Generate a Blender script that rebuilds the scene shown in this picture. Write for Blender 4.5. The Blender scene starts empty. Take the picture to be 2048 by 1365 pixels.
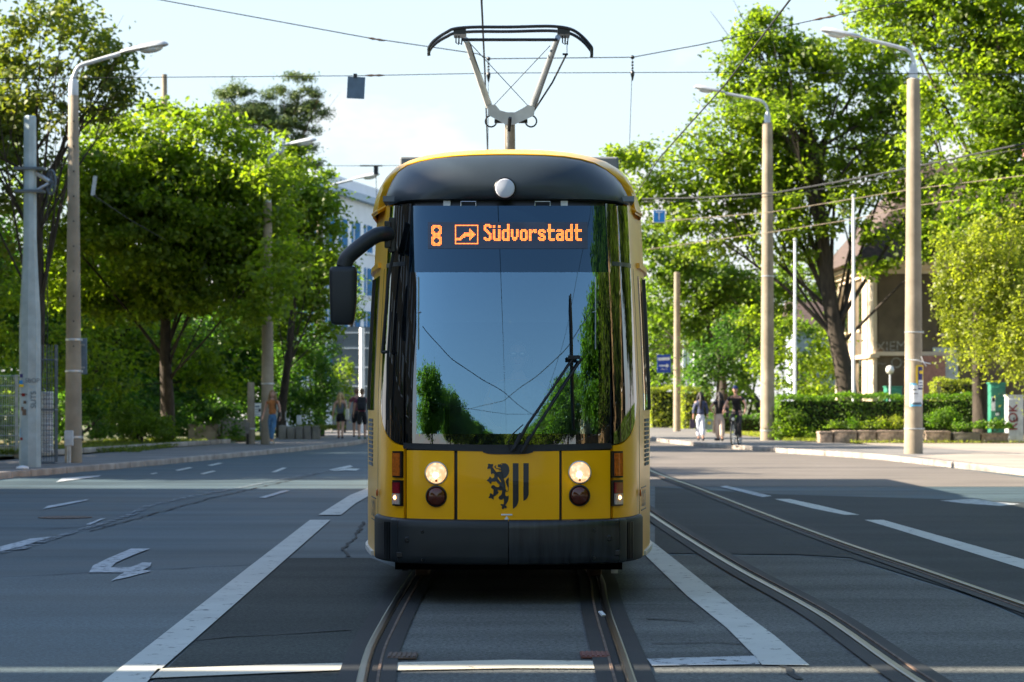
import bpy, bmesh, math, random
import numpy as np
from mathutils import Vector, Matrix
random.seed(7)
F=5000.0; HZ=800.0; CX=1024.0; CH=1.5
C=bpy.context.scene.collection
R=math.radians; PI=math.pi
def at(px,py,Y): return ((px-CX)*Y/F, Y, CH+(HZ-py)*Y/F)
def G(px,py,z=0.0):
    Y=F*(CH-z)/(py-HZ); return ((px-CX)*Y/F, Y, z)
# ------------------------------------------------------------------ objects
def tag(o,label=None,cat=None,group=None,kind=None):
    if label: o['label']=label
    if cat: o['category']=cat
    if group: o['group']=group
    if kind: o['kind']=kind
    return o
def thing(name,label,cat,loc=(0,0,0),group=None,rz=0):
    o=bpy.data.objects.new(name,None); C.objects.link(o); o.location=loc; o.rotation_euler=(0,0,rz)
    o.empty_display_size=.1
    return tag(o,label,cat,group)
def worldloc(o):
    v=Vector((0,0,0))
    while o is not None: v+=o.location; o=o.parent
    return v
def copy_tree(o,parent=None):
    c=o.copy(); C.objects.link(c)
    if parent is not None: c.parent=parent
    for ch in list(o.children): copy_tree(ch,c)
    return c
class MB:
    def __init__(s): s.v=[]; s.f=[]; s.m=[]; s.mi=0
    def add(s,vs,fs):
        b=len(s.v); s.v+= [tuple(map(float,p)) for p in vs]
        s.f+=[tuple(b+i for i in f) for f in fs]; s.m+=[s.mi]*len(fs); return s
    def mat(s,i): s.mi=i; return s
    def box(s,c,d,rz=0,taper=1.0,rx=0,ry=0,bev=0):
        x,y,z=d[0]/2,d[1]/2,d[2]/2; 
        if bev>0: return s.bbox(c,d,bev,rz)
        vs=[(-x,-y,-z),(x,-y,-z),(x,y,-z),(-x,y,-z),(-x*taper,-y*taper,z),(x*taper,-y*taper,z),(x*taper,y*taper,z),(-x*taper,y*taper,z)]
        M=Matrix.Translation(c)@Matrix.Rotation(rz,4,'Z')@Matrix.Rotation(ry,4,'Y')@Matrix.Rotation(rx,4,'X')
        return s.add([M@Vector(p) for p in vs],[(0,3,2,1),(4,5,6,7),(0,1,5,4),(1,2,6,5),(2,3,7,6),(3,0,4,7)])
    def bbox(s,c,d,b,rz=0):
        bm=bmesh.new(); bmesh.ops.create_cube(bm,size=1)
        for v in bm.verts: v.co=Vector((v.co.x*d[0],v.co.y*d[1],v.co.z*d[2]))
        bmesh.ops.bevel(bm,geom=bm.edges[:],offset=b,segments=3,profile=.5,affect='EDGES')
        M=Matrix.Translation(c)@Matrix.Rotation(rz,4,'Z')
        bm.verts.ensure_lookup_table()
        s.add([M@v.co for v in bm.verts],[tuple(v.index for v in f.verts) for f in bm.faces]); bm.free(); return s
    def tube(s,pts,r,n=8,cap=True,flat=1.0):
        pts=[Vector(p) for p in pts]
        if not hasattr(r,'__len__'): r=[r]*len(pts)
        vs=[];fs=[]; up=None
        for i,p in enumerate(pts):
            t=(pts[min(i+1,len(pts)-1)]-pts[max(i-1,0)])
            t=t.normalized() if t.length>1e-9 else Vector((0,0,1))
            if up is None: up=Vector((0,0,1)) if abs(t.z)<.9 else Vector((1,0,0))
            a=t.cross(up); a=a.normalized() if a.length>1e-6 else Vector((1,0,0)); b=a.cross(t); up=b
            for k in range(n):
                an=2*PI*k/n; vs.append(p+a*math.cos(an)*r[i]+b*math.sin(an)*r[i]*flat)
        for i in range(len(pts)-1):
            for k in range(n):
                k2=(k+1)%n; fs.append((i*n+k,i*n+k2,(i+1)*n+k2,(i+1)*n+k))
        if cap: fs.append(tuple(range(n-1,-1,-1))); fs.append(tuple((len(pts)-1)*n+k for k in range(n)))
        return s.add(vs,fs)
    def lathe(s,c,prof,n=20,axis='Z',sx=1,sy=1):
        vs=[];fs=[]; c=Vector(c)
        for (r,h) in prof:
            for k in range(n):
                a=2*PI*k/n; x,y=r*math.cos(a)*sx,r*math.sin(a)*sy
                vs.append(c+(Vector((x,y,h)) if axis=='Z' else Vector((x,h,y)) if axis=='Y' else Vector((h,x,y))))
        m=len(prof)
        for i in range(m-1):
            for k in range(n):
                k2=(k+1)%n; fs.append((i*n+k,i*n+k2,(i+1)*n+k2,(i+1)*n+k))
        fs.append(tuple(range(n-1,-1,-1))); fs.append(tuple((m-1)*n+k for k in range(n)))
        return s.add(vs,fs)
    def sphere(s,c,r,n=12,m=8,f=None):
        vs=[];fs=[]; c=Vector(c); r=Vector(r) if hasattr(r,'__len__') else Vector((r,r,r))
        for i in range(m+1):
            th=PI*i/m
            for k in range(n):
                a=2*PI*k/n; p=Vector((math.sin(th)*math.cos(a)*r.x,math.sin(th)*math.sin(a)*r.y,math.cos(th)*r.z))
                if f: p=f(p)
                vs.append(c+p)
        for i in range(m):
            for k in range(n):
                k2=(k+1)%n; fs.append((i*n+k,(i+1)*n+k,(i+1)*n+k2,i*n+k2))
        return s.add(vs,fs)
    def prism(s,poly,z0,z1,T=None):
        n=len(poly); T=T or (lambda a,b,z:(a,b,z))
        vs=[T(a,b,z0) for a,b in poly]+[T(a,b,z1) for a,b in poly]
        fs=[tuple(range(n-1,-1,-1)),tuple(range(n,2*n))]+[(i,(i+1)%n,n+(i+1)%n,n+i) for i in range(n)]
        return s.add(vs,fs)
    def grid(s,g,skirt=None):
        nr=len(g); nc=len(g[0]); vs=[p for r in g for p in r]; fs=[]
        for i in range(nr-1):
            for j in range(nc-1): fs.append((i*nc+j,i*nc+j+1,(i+1)*nc+j+1,(i+1)*nc+j))
        if skirt:
            bd=[(0,j) for j in range(nc)]+[(i,nc-1) for i in range(1,nr)]+[(nr-1,j) for j in range(nc-2,-1,-1)]+[(i,0) for i in range(nr-2,0,-1)]
            b=len(vs)
            for (i,j) in bd: vs.append(skirt(i,j))
            n=len(bd)
            for k in range(n):
                k2=(k+1)%n; fs.append((bd[k2][0]*nc+bd[k2][1],bd[k][0]*nc+bd[k][1],b+k,b+k2))
        return s.add(vs,fs)
    def build(s,name,mats,parent=None,smooth=False,autos=None,fix=True):
        o0=worldloc(parent) if parent is not None else Vector((0,0,0))
        me=bpy.data.meshes.new(name)
        me.from_pydata([(p[0]-o0.x,p[1]-o0.y,p[2]-o0.z) for p in s.v],[],s.f)
        if not isinstance(mats,(list,tuple)): mats=[mats]
        for m in mats: me.materials.append(m)
        if len(mats)>1: me.polygons.foreach_set('material_index',s.m)
        if fix:
            bm=bmesh.new(); bm.from_mesh(me); bmesh.ops.recalc_face_normals(bm,faces=bm.faces[:]); bm.to_mesh(me); bm.free()
        if smooth or autos:
            me.polygons.foreach_set('use_smooth',[True]*len(me.polygons))
            me.set_sharp_from_angle(angle=R(autos or 40))
        o=bpy.data.objects.new(name,me); C.objects.link(o)
        if parent is not None: o.parent=parent
        return o
# ------------------------------------------------------------------ materials
def nn(nt,t,**k):
    n=nt.nodes.new(t)
    for a,b in k.items(): setattr(n,a,b)
    return n
def mat(name,col,rough=.6,metal=0,var=.12,scale=6,bump=0,bscale=60,ior=1.5,emis=None,es=1,coat=0,col2=None,stain=0,stretch=None,detail=4):
    m=bpy.data.materials.new(name); m.use_nodes=True; nt=m.node_tree; b=nt.nodes['Principled BSDF']
    b.inputs['Roughness'].default_value=rough; b.inputs['Metallic'].default_value=metal; b.inputs['IOR'].default_value=ior
    b.inputs['Coat Weight'].default_value=coat; b.inputs['Coat Roughness'].default_value=.05
    tc=nn(nt,'ShaderNodeTexCoord'); src=tc.outputs['Object']
    if stretch:
        mp=nn(nt,'ShaderNodeMapping'); mp.inputs['Scale'].default_value=stretch; nt.links.new(src,mp.inputs[0]); src=mp.outputs[0]
    no=nn(nt,'ShaderNodeTexNoise'); no.inputs['Scale'].default_value=scale; no.inputs['Detail'].default_value=detail; nt.links.new(src,no.inputs[0])
    mx=nn(nt,'ShaderNodeMix',data_type='RGBA')
    c2=col2 or tuple(min(1,c*(1+var*1.5)) for c in col); c1=tuple(c*(1-var*1.5) for c in col) if not col2 else col
    mx.inputs['A'].default_value=(*c1,1); mx.inputs['B'].default_value=(*c2,1)
    mr=nn(nt,'ShaderNodeMapRange'); mr.inputs['From Min'].default_value=.3; mr.inputs['From Max'].default_value=.7
    nt.links.new(no.outputs[0],mr.inputs[0]); nt.links.new(mr.outputs[0],mx.inputs['Factor'])
    out=mx.outputs['Result']
    if stain:
        n2=nn(nt,'ShaderNodeTexNoise'); n2.inputs['Scale'].default_value=scale*.22; n2.inputs['Detail'].default_value=5; nt.links.new(src,n2.inputs[0])
        m2=nn(nt,'ShaderNodeMapRange'); m2.inputs['From Min'].default_value=.35; m2.inputs['From Max'].default_value=.7; m2.inputs['To Min'].default_value=1+stain*.4; m2.inputs['To Max'].default_value=1-stain
        nt.links.new(n2.outputs[0],m2.inputs[0])
        vm=nn(nt,'ShaderNodeVectorMath',operation='SCALE'); nt.links.new(out,vm.inputs[0]); nt.links.new(m2.outputs[0],vm.inputs['Scale']); out=vm.outputs[0]
    nt.links.new(out,b.inputs['Base Color'])
    if bump:
        n3=nn(nt,'ShaderNodeTexNoise'); n3.inputs['Scale'].default_value=bscale; n3.inputs['Detail'].default_value=3; nt.links.new(src,n3.inputs[0])
        bp=nn(nt,'ShaderNodeBump'); bp.inputs['Strength'].default_value=bump; bp.inputs['Distance'].default_value=.02
        nt.links.new(n3.outputs[0],bp.inputs['Height']); nt.links.new(bp.outputs[0],b.inputs['Normal'])
    if emis: b.inputs['Emission Color'].default_value=(*emis,1); b.inputs['Emission Strength'].default_value=es
    return m
def leafmat(name,c1,c2,trans,tr=.45,sc=.35,rough=.5):
    m=bpy.data.materials.new(name); m.use_nodes=True; nt=m.node_tree; nt.nodes.clear()
    out=nn(nt,'ShaderNodeOutputMaterial'); b=nn(nt,'ShaderNodeBsdfPrincipled'); t=nn(nt,'ShaderNodeBsdfTranslucent'); ms=nn(nt,'ShaderNodeMixShader')
    geo=nn(nt,'ShaderNodeNewGeometry'); tc=nn(nt,'ShaderNodeTexCoord'); no=nn(nt,'ShaderNodeTexNoise'); no.inputs['Scale'].default_value=sc; no.inputs['Detail'].default_value=3
    nt.links.new(tc.outputs['Object'],no.inputs[0])
    ad=nn(nt,'ShaderNodeMath',operation='ADD'); nt.links.new(no.outputs[0],ad.inputs[0]); 
    ml=nn(nt,'ShaderNodeMath',operation='MULTIPLY_ADD'); ml.inputs[1].default_value=.7; ml.inputs[2].default_value=-.38
    nt.links.new(geo.outputs['Random Per Island'],ml.inputs[0]); nt.links.new(ml.outputs[0],ad.inputs[1])
    mr=nn(nt,'ShaderNodeMapRange'); mr.inputs['From Min'].default_value=.2; mr.inputs['From Max'].default_value=.8; nt.links.new(ad.outputs[0],mr.inputs[0])
    mx=nn(nt,'ShaderNodeMix',data_type='RGBA'); mx.inputs['A'].default_value=(*c1,1); mx.inputs['B'].default_value=(*c2,1)
    nt.links.new(mr.outputs[0],mx.inputs['Factor']); nt.links.new(mx.outputs['Result'],b.inputs['Base Color'])
    m2=nn(nt,'ShaderNodeMix',data_type='RGBA',blend_type='MULTIPLY'); m2.inputs['Factor'].default_value=1; m2.inputs['B'].default_value=(*trans,1)
    nt.links.new(mx.outputs['Result'],m2.inputs['A']); 
    sc2=nn(nt,'ShaderNodeVectorMath',operation='SCALE'); sc2.inputs['Scale'].default_value=2.6; nt.links.new(m2.outputs['Result'],sc2.inputs[0]); nt.links.new(sc2.outputs[0],t.inputs[0])
    b.inputs['Roughness'].default_value=rough; ms.inputs[0].default_value=tr
    nt.links.new(b.outputs[0],ms.inputs[1]); nt.links.new(t.outputs[0],ms.inputs[2]); nt.links.new(ms.outputs[0],out.inputs[0])
    return m
def glassmat(name,tint=(.78,.86,.88),ior=2.6,rough=.0):
    m=bpy.data.materials.new(name); m.use_nodes=True; nt=m.node_tree; nt.nodes.clear()
    out=nn(nt,'ShaderNodeOutputMaterial'); g=nn(nt,'ShaderNodeBsdfGlossy'); t=nn(nt,'ShaderNodeBsdfTransparent'); ms=nn(nt,'ShaderNodeMixShader'); fr=nn(nt,'ShaderNodeFresnel')
    fr.inputs[0].default_value=ior; g.inputs['Roughness'].default_value=rough; g.inputs['Color'].default_value=(.46,.78,1,1); t.inputs[0].default_value=(*tint,1)
    nt.links.new(fr.outputs[0],ms.inputs[0]); nt.links.new(t.outputs[0],ms.inputs[1]); nt.links.new(g.outputs[0],ms.inputs[2]); nt.links.new(ms.outputs[0],out.inputs[0])
    return m
def paintmat(name,col,wear=.35,under=None,scale=3):
    m=bpy.data.materials.new(name); m.use_nodes=True; nt=m.node_tree; b=nt.nodes['Principled BSDF']; out=nt.nodes['Material Output']
    b.inputs['Roughness'].default_value=.6
    tc=nn(nt,'ShaderNodeTexCoord'); n1=nn(nt,'ShaderNodeTexNoise'); n1.inputs['Scale'].default_value=scale; n1.inputs['Detail'].default_value=9; n1.inputs['Roughness'].default_value=.75
    nt.links.new(tc.outputs['Object'],n1.inputs[0])
    mr=nn(nt,'ShaderNodeMapRange'); mr.inputs['From Min'].default_value=wear-.03; mr.inputs['From Max'].default_value=wear+.05; nt.links.new(n1.outputs[0],mr.inputs[0])
    n2=nn(nt,'ShaderNodeTexNoise'); n2.inputs['Scale'].default_value=1.7; n2.inputs['Detail'].default_value=6; nt.links.new(tc.outputs['Object'],n2.inputs[0])
    mx=nn(nt,'ShaderNodeMix',data_type='RGBA'); mx.inputs['A'].default_value=(*[c*.72 for c in col],1); mx.inputs['B'].default_value=(*[min(1,c*1.12) for c in col],1)
    nt.links.new(n2.outputs[0],mx.inputs['Factor']); nt.links.new(mx.outputs['Result'],b.inputs['Base Color'])
    tr=nn(nt,'ShaderNodeBsdfTransparent'); ms=nn(nt,'ShaderNodeMixShader')
    nt.links.new(mr.outputs[0],ms.inputs[0]); nt.links.new(tr.outputs[0],ms.inputs[1]); nt.links.new(b.outputs[0],ms.inputs[2]); nt.links.new(ms.outputs[0],out.inputs[0])
    return m
def asphalt(name,base,agg=.5,rough=.8,crack=0.0,spec=.5,seed=0.0,patch=.25,bump=.25):
    m=bpy.data.materials.new(name); m.use_nodes=True; nt=m.node_tree; b=nt.nodes['Principled BSDF']
    tc=nn(nt,'ShaderNodeTexCoord'); src=tc.outputs['Object']
    def noise(scale,detail=2,vec=src,rg=.5):
        n=nn(nt,'ShaderNodeTexNoise'); n.inputs['Scale'].default_value=scale; n.inputs['Detail'].default_value=detail; n.inputs['Roughness'].default_value=rg; nt.links.new(vec,n.inputs[0]); return n.outputs[0]
    def rng(v,a,b_,c,d):
        r=nn(nt,'ShaderNodeMapRange'); 
        for k,x in zip(('From Min','From Max','To Min','To Max'),(a,b_,c,d)): r.inputs[k].default_value=x
        nt.links.new(v,r.inputs[0]); return r.outputs[0]
    def mul(a,c):
        n=nn(nt,'ShaderNodeMath',operation='MULTIPLY'); nt.links.new(a,n.inputs[0]); nt.links.new(c,n.inputs[1]); return n.outputs[0]
    fine=rng(noise(42,3,rg=.8),.3,.7,1-agg,1+agg)
    mp=nn(nt,'ShaderNodeMapping'); mp.inputs['Scale'].default_value=(.12,.9,1); mp.inputs['Location'].default_value=(seed,seed*2,0); nt.links.new(src,mp.inputs[0])
    st=rng(noise(1.1,5,mp.outputs[0]),.3,.7,1+patch*.6,1-patch)
    mp2=nn(nt,'ShaderNodeMapping'); mp2.inputs['Location'].default_value=(seed*3,seed,0); nt.links.new(src,mp2.inputs[0])
    bl=rng(noise(.5,6,mp2.outputs[0]),.3,.7,1-patch*.5,1+patch*.5)
    v=mul(mul(fine,st),bl)
    if crack:
        mp3=nn(nt,'ShaderNodeMapping'); mp3.inputs['Scale'].default_value=(.55,5.5,1); nt.links.new(src,mp3.inputs[0])
        cr=rng(noise(1.3,6,mp3.outputs[0],.65),.66,.70,1,1-crack); v=mul(v,cr)
    vm=nn(nt,'ShaderNodeVectorMath',operation='SCALE'); vm.inputs[0].default_value=base; nt.links.new(v,vm.inputs['Scale'])
    nt.links.new(vm.outputs[0],b.inputs['Base Color'])
    nt.links.new(rng(bl,.7,1.3,rough-.08,rough+.1),b.inputs['Roughness']); b.inputs['Specular IOR Level'].default_value=spec
    bp=nn(nt,'ShaderNodeBump'); bp.inputs['Strength'].default_value=bump; bp.inputs['Distance'].default_value=.006
    nt.links.new(noise(70,2),bp.inputs['Height']); nt.links.new(bp.outputs[0],b.inputs['Normal'])
    return m
M={}
M['yellow']=mat('yellow_paint',(1.0,.455,.002),.30,var=.035,scale=1.5,stain=.10,coat=.12,ior=1.28,bump=.01,bscale=3)
M['yellow2']=mat('yellow_side_paint',(.95,.48,.015),.3,var=.05,scale=1.5,coat=.12)
M['bump']=mat('bumper_plastic',(.013,.018,.021),.42,var=.25,scale=2,bump=.12,bscale=300,stain=.35)
M['rubber']=mat('rubber',(.010,.012,.014),.6)
M['black']=mat('black_paint',(.008,.009,.010),.3)
M['under']=mat('underframe_black',(.004,.004,.004),1,ior=1.1)
M['roofg']=mat('roof_grey',(.16,.17,.17),.6,var=.15)
M['visor']=mat('dark_grey_paint',(.032,.045,.055),.42,var=.12,scale=2,coat=.15,bump=.01,bscale=4)
M['bglass']=mat('black_glass',(.004,.006,.008),.015,var=.02,ior=2.3)
M['hglass']=mat('header_glass',(.003,.010,.018),.02,var=.02,ior=2.0)
M['hglass'].node_tree.nodes['Principled BSDF'].inputs['Specular Tint'].default_value=(.42,.72,1,1)
M['glass']=glassmat('windscreen_glass',ior=3.5)
M['sglass']=glassmat('side_glass',(.25,.28,.28),2.2)
M['inter']=mat('cab_interior',(.20,.22,.23),.8)
M['seatf']=mat('seat_fabric',(.05,.06,.08),.9)
M['blind']=mat('sun_blind',(.16,.20,.24),.8)
M['silver']=mat('silver_trim',(.55,.57,.58),.3,metal=.8)
M['steelg']=mat('painted_steel_light',(.62,.62,.58),.45)
M['wire']=mat('wire_copper_dark',(.018,.02,.022),.7)
M['wiret']=mat('wire_tan',(.16,.13,.09),.7)
M['lamp_on']=mat('headlight_lit',(1,.8,.5),.2,emis=(1,.72,.36),es=1.1)
M['bulb']=mat('bulb_lit',(1,.9,.7),.2,emis=(1,.85,.55),es=9)
M['amber']=mat('amber_lens',(.55,.12,.01),.15,coat=1,var=.2,scale=60)
M['redl']=mat('red_lens',(.25,.006,.015),.15,coat=1,var=.2,scale=60)
M['clear']=mat('clear_lens',(.45,.38,.33),.15,coat=1,var=.15,scale=60)
M['smallon']=mat('position_lamp_lit',(1,.5,.2),.3,emis=(1,.45,.15),es=3)
M['darkl']=mat('dark_lens',(.10,.022,.010),.08,ior=1.5,coat=.3)
M['chrome']=mat('chrome',(.7,.7,.7),.12,metal=1)
M['led']=mat('led_lit',(1,.35,.08),.5,emis=(1,.17,.022),es=1.15)
M['ledp']=mat('display_panel',(.03,.045,.08),.25,ior=1.6)
M['white']=mat('white_paint',(.75,.77,.78),.5)
M['marker']=mat('white_disc',(.62,.64,.70),.3)
M['emb']=mat('emblem_black',(.006,.008,.012),.35)
M['conc']=mat('pole_concrete',(.33,.275,.20),.85,var=.10,scale=3,bump=.35,bscale=90,stain=.4)
M['concg']=mat('mast_paint',(.34,.43,.46),.6,var=.08,scale=5,stain=.22,bump=.05)
M['galv']=mat('galvanised',(.42,.45,.47),.4,metal=.5)
M['lumi']=mat('lamp_head_grey',(.55,.58,.60),.4)
M['lumig']=mat('lamp_glass_off',(.6,.62,.6),.2,coat=1)
M['band']=mat('steel_band',(.6,.62,.62),.35,metal=.6)
M['kerb']=mat('kerb_stone',(.33,.29,.25),.85,var=.2,scale=2.5,bump=.4,bscale=40,stain=.25)
M['wall']=mat('old_concrete',(.22,.20,.17),.9,var=.2,scale=3,bump=.5,bscale=25,stain=.35)
M['planter']=mat('planter_aggregate',(.36,.27,.20),.9,var=.25,scale=14,bump=.6,bscale=45,stain=.25)
M['bark']=mat('bark',(.045,.035,.026),.95,var=.3,scale=8,bump=1,bscale=14,stretch=(1,1,.25))
M['pinebark']=mat('pine_bark',(.13,.07,.045),.95,var=.3,scale=8,bump=1,bscale=14)
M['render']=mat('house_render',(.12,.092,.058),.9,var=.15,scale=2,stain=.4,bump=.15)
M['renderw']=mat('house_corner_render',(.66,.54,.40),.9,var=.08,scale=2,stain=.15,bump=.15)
M['roof']=mat('roof_tile',(.085,.058,.048),.8,var=.25,scale=6)
M['stone']=mat('pink_stone',(.36,.18,.14),.85,var=.15)
M['bwhite']=mat('office_panel',(.80,.81,.83),.6,var=.03,scale=1)
M['bblue']=mat('office_blue_glass',(.07,.22,.42),.8,ior=1.1,var=.15)
M['bpane']=mat('office_white_blind',(.86,.88,.9),.5,var=.04)
M['slate']=mat('slate_cladding',(.10,.13,.155),.6,var=.08,scale=1)
M['green']=mat('cabinet_green',(.03,.20,.13),.5,var=.1)
M['blue']=mat('sign_blue',(.02,.25,.62),.4)
M['dblue']=mat('sign_dark_blue',(.01,.05,.36),.4)
M['signback']=mat('sign_back',(.13,.19,.25),.5)
M['poster_y']=mat('poster_yellow',(.80,.55,.02),.6); M['poster_n']=mat('poster_navy',(.03,.03,.16),.6); M['poster_b']=mat('poster_blue',(.12,.48,.80),.6)
M['skin']=mat('skin',(.52,.29,.20),.55,var=.05,scale=10)
M['cloth']={}
def cloth(n,c,**k):
    if n not in M['cloth']: M['cloth'][n]=mat('cloth_'+n,c,.85,var=k.get('var',.15),scale=12,bump=.3,bscale=30)
    return M['cloth'][n]
M['road']=asphalt('road_asphalt',(.056,.090,.106),.55,.62,.3,.3,1.7,.45)
M['road2']=asphalt('road_asphalt_patch',(.085,.118,.128),.6,.62,0,.3,4.1,.25)
M['road3']=asphalt('coarse_asphalt',(.052,.059,.053),.8,.8,.35,.25,9.0,.35,.7)
M['trackc']=asphalt('track_asphalt',(.130,.138,.130),.75,.8,.55,.25,3.0,.42,.7)
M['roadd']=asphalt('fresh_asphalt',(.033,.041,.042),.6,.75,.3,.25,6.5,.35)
M['roadr']=asphalt('painted_sunlit_asphalt',(.175,.155,.135),.25,.8,0,.25,12.0,.2)  # asphalt with sunlight painted in: paler, warmer base for the lit right lanes
M['bitu']=asphalt('bitumen_seam',(.016,.019,.021),.4,.7,0,.4,2.0,.3)
M['pave']=asphalt('pavement_asphalt',(.20,.19,.18),.35,.85,0,.3,5.0,.25)
M['paver']=asphalt('pavement_sandy',(.36,.31,.26),.25,.85,0,.3,8.0,.2)
M['grassg']=mat('dry_grass_ground',(.13,.12,.035),.95,var=.3,scale=6,col2=(.22,.18,.07),bump=.6,bscale=30)
M['terrain']=mat('terrain_soil',(.10,.11,.05),.95,var=.3,scale=.8)
M['mark']=paintmat('road_paint',(.58,.60,.55),.37,scale=8)
M['markw']=paintmat('road_paint_worn',(.50,.54,.56),.42,scale=9)
M['marky']=paintmat('road_paint_stop',(.66,.62,.50),.36,scale=5)
M['ghost']=paintmat('road_paint_ghost',(.17,.21,.24),.50,scale=4)
M['rail']=mat('rail_steel',(.13,.13,.12),.32,metal=1,var=.1,scale=3,stretch=(6,.4,1))
M['railr']=mat('rail_rust',(.13,.085,.06),.7,var=.3,scale=8)
M['groove']=mat('rail_groove',(.006,.006,.006),.8)
L1=leafmat('leaf_bright',(.080,.125,.018),(.165,.215,.020),(1.04,1.13,.30),.58)
L2=leafmat('leaf_mid',(.060,.105,.016),(.125,.175,.022),(1.0,1.13,.32),.55)
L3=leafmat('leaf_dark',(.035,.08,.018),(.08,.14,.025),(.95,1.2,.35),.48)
L4=leafmat('leaf_olive',(.055,.095,.016),(.145,.18,.028),(1.1,1.0,.35),.42)
L5=leafmat('leaf_birch',(.12,.15,.025),(.24,.27,.04),(1.1,1.15,.35),.45)
L6=leafmat('pine_needle',(.06,.10,.03),(.13,.18,.055),(1,1,.4),.2)
L7=leafmat('hedge_leaf',(.05,.105,.012),(.13,.20,.02),(1,1.25,.3),.40,sc=.8)
# ------------------------------------------------------------------ setting
def sheet(name,poly,z,m,kind='structure',parent=None):
    b=MB(); b.add([(p[0],p[1],z) for p in poly],[tuple(range(len(poly)))])
    o=b.build(name,m,parent,fix=False)
    if o.data.polygons[0].normal.z<0: o.data.flip_normals()
    if kind: o['kind']=kind
    return o
sheet('ground',[(-1500,-600),(1500,-600),(1500,2600),(-1500,2600)],-.03,M['terrain'])
KL=[(-9.9,-60),(-9.9,30),(-9.75,46.9),(-8.9,52),(-8.1,57.3),(-7.7,60.5),(-6.7,68.5),(-5.8,76.5),(-5.2,82),(-4.9,95),(-4.7,130),(-4.6,260)]
KR=[(11.5,-60),(10.9,30),(10.1,49.3),(9.6,57),(9.25,62.5),(8.6,66),(7.7,70),(6.9,75),(6.0,80),(5.2,88),(4.9,110),(4.9,150),(5.0,260)]
sheet('road',KL+KR[::-1],0.0,M['road'])
def outl(poly,off): return [(x+off,y) for x,y in poly]
def pavement(name,K,side,width,m,z=.11):
    inner=outl(K,side*.16); outer=[(x+side*width,y) for x,y in K]
    b=MB(); poly=inner+outer[::-1]
    b.prism(poly,-.02,z); o=b.build(name,m); o['kind']='structure'; return o
pavement('pavement',KL,-1,3.6,M['pave'])
pavement('pavement',KR,1,4.6,M['pave'])
def kerb(K,side,n0,n1,name='kerb'):
    b=MB(); 
    for i in range(len(K)-1):
        a=Vector((*K[i],0)); c=Vector((*K[i+1],0)); L=(c-a).length; n=max(1,int(L/1.0)); d=(c-a).normalized(); nx=Vector((d.y,-d.x,0))*side*(-1 if d.y<0 else 1)
        for k in range(n):
            p=a+(c-a)*((k+.5)/n); ln=L/n-.025
            if p.y<28 or p.y>190: continue
            j=random.uniform(-.006,.006)
            b.bbox((p.x+side*.08+j,p.y,.05+j*.6),(.16,ln,.16),.018,rz=math.atan2(d.y,d.x)-PI/2)
    o=b.build(name,M['kerb'],autos=50); o['kind']='structure'
kerb(KL,-1,0,0); kerb(KR,1,0,0)
for K,s,a,c in ((KL,-1,-60,28),):
    pass
sheet('pavement',[(10.3,40.5),(15,40.5),(15,60),(12.5,66),(9.9,61.5),(10.3,50)],.114,M['paver'])
sheet('track_bed',[G(*p)[:2] for p in [(700,1480),(735,1365),(830,1150),(1290,1113),(1400,1111),(1600,1114),(1700,1120),(1800,1152),(1960,1202),(2100,1262),(2400,1400),(2600,1480)]],.004,M['trackc'])
sheet('road_patch',[G(*p)[:2] for p in [(190,1480),(560,1117),(742,1117),(828,1150),(733,1365),(698,1480)]],.004,M['road3'])
sheet('road_patch',[G(*p)[:2] for p in [(-300,1172),(0,1158),(300,1142),(520,1132),(180,1480),(-300,1480)]],.004,M['road2'])
sheet('road_patch',[(1.2,43.2),(10.0,43.0),(9.55,57),(9.2,62.5),(8.5,66),(7.6,70),(6.8,75),(5.9,80),(5.1,88),(4.8,110),(4.8,150),(1.0,150)],.004,M['roadr'])  # covers the sunlit right lanes; their brightness is partly put into the colour
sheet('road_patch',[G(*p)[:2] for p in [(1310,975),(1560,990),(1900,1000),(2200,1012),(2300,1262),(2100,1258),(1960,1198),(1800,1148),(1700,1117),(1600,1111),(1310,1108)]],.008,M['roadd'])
# road markings: each one a thing
def marking(pxs,label,m='mark',cat='road marking',name='lane_line',group=None,z=.0125):
    b=MB(); P=[G(*p) for p in pxs]; b.add([(p[0],p[1],z) for p in P],[tuple(range(len(P)))])
    o=b.build(name,M[m],fix=False)
    if o.data.polygons[0].normal.z<0: o.data.flip_normals()
    tag(o,label,cat,group); return o
GL='white lane lines painted on the road'
marking([(209,1365),(120,1442),(232,1442),(299,1363),(661,1042),(620,1042),(522,1118),(500,1135)],'long thick white lane line running from bottom left edge to the tram','mark',group=GL)
marking([(637,1032),(682,1032),(712,1008),(730,998),(760,980),(760,968),(730,980),(700,992)],'short thick white dash beside the tram front, left side','mark',group=GL)
marking([(1524,1334),(1619,1335),(1549,1275),(1474,1220),(1404,1165),(1344,1117),(1306,1087),(1280,1075),(1270,1090),(1294,1117),(1374,1195),(1454,1260),(1505,1312)],'thick white line running from under the tram to the stop line, right side','mark',group=GL)
marking([(1729,1042),(1766,1042),(2048,1122),(2200,1165),(2200,1192),(2048,1141),(1904,1096),(1789,1060)],'long white lane line at the right edge beyond the second track','mark',group=GL)
marking([(1549,1000),(1579,1000),(1640,1013),(1719,1032),(1689,1032),(1625,1019)],'short white dash beyond the second track, right of the tram','mark',group=GL)
marking([(1440,975),(1452,973),(1544,994),(1524,996)],'faded thin white dash farther along the right lane','markw',group=GL)
GS='pieces of the white stop line'
marking([(315,1342),(520,1335),(705,1330),(700,1344),(299,1361)],'left piece of the stop line, between the thick lane line and the rail','marky','stop line','stop_line',GS)
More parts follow.
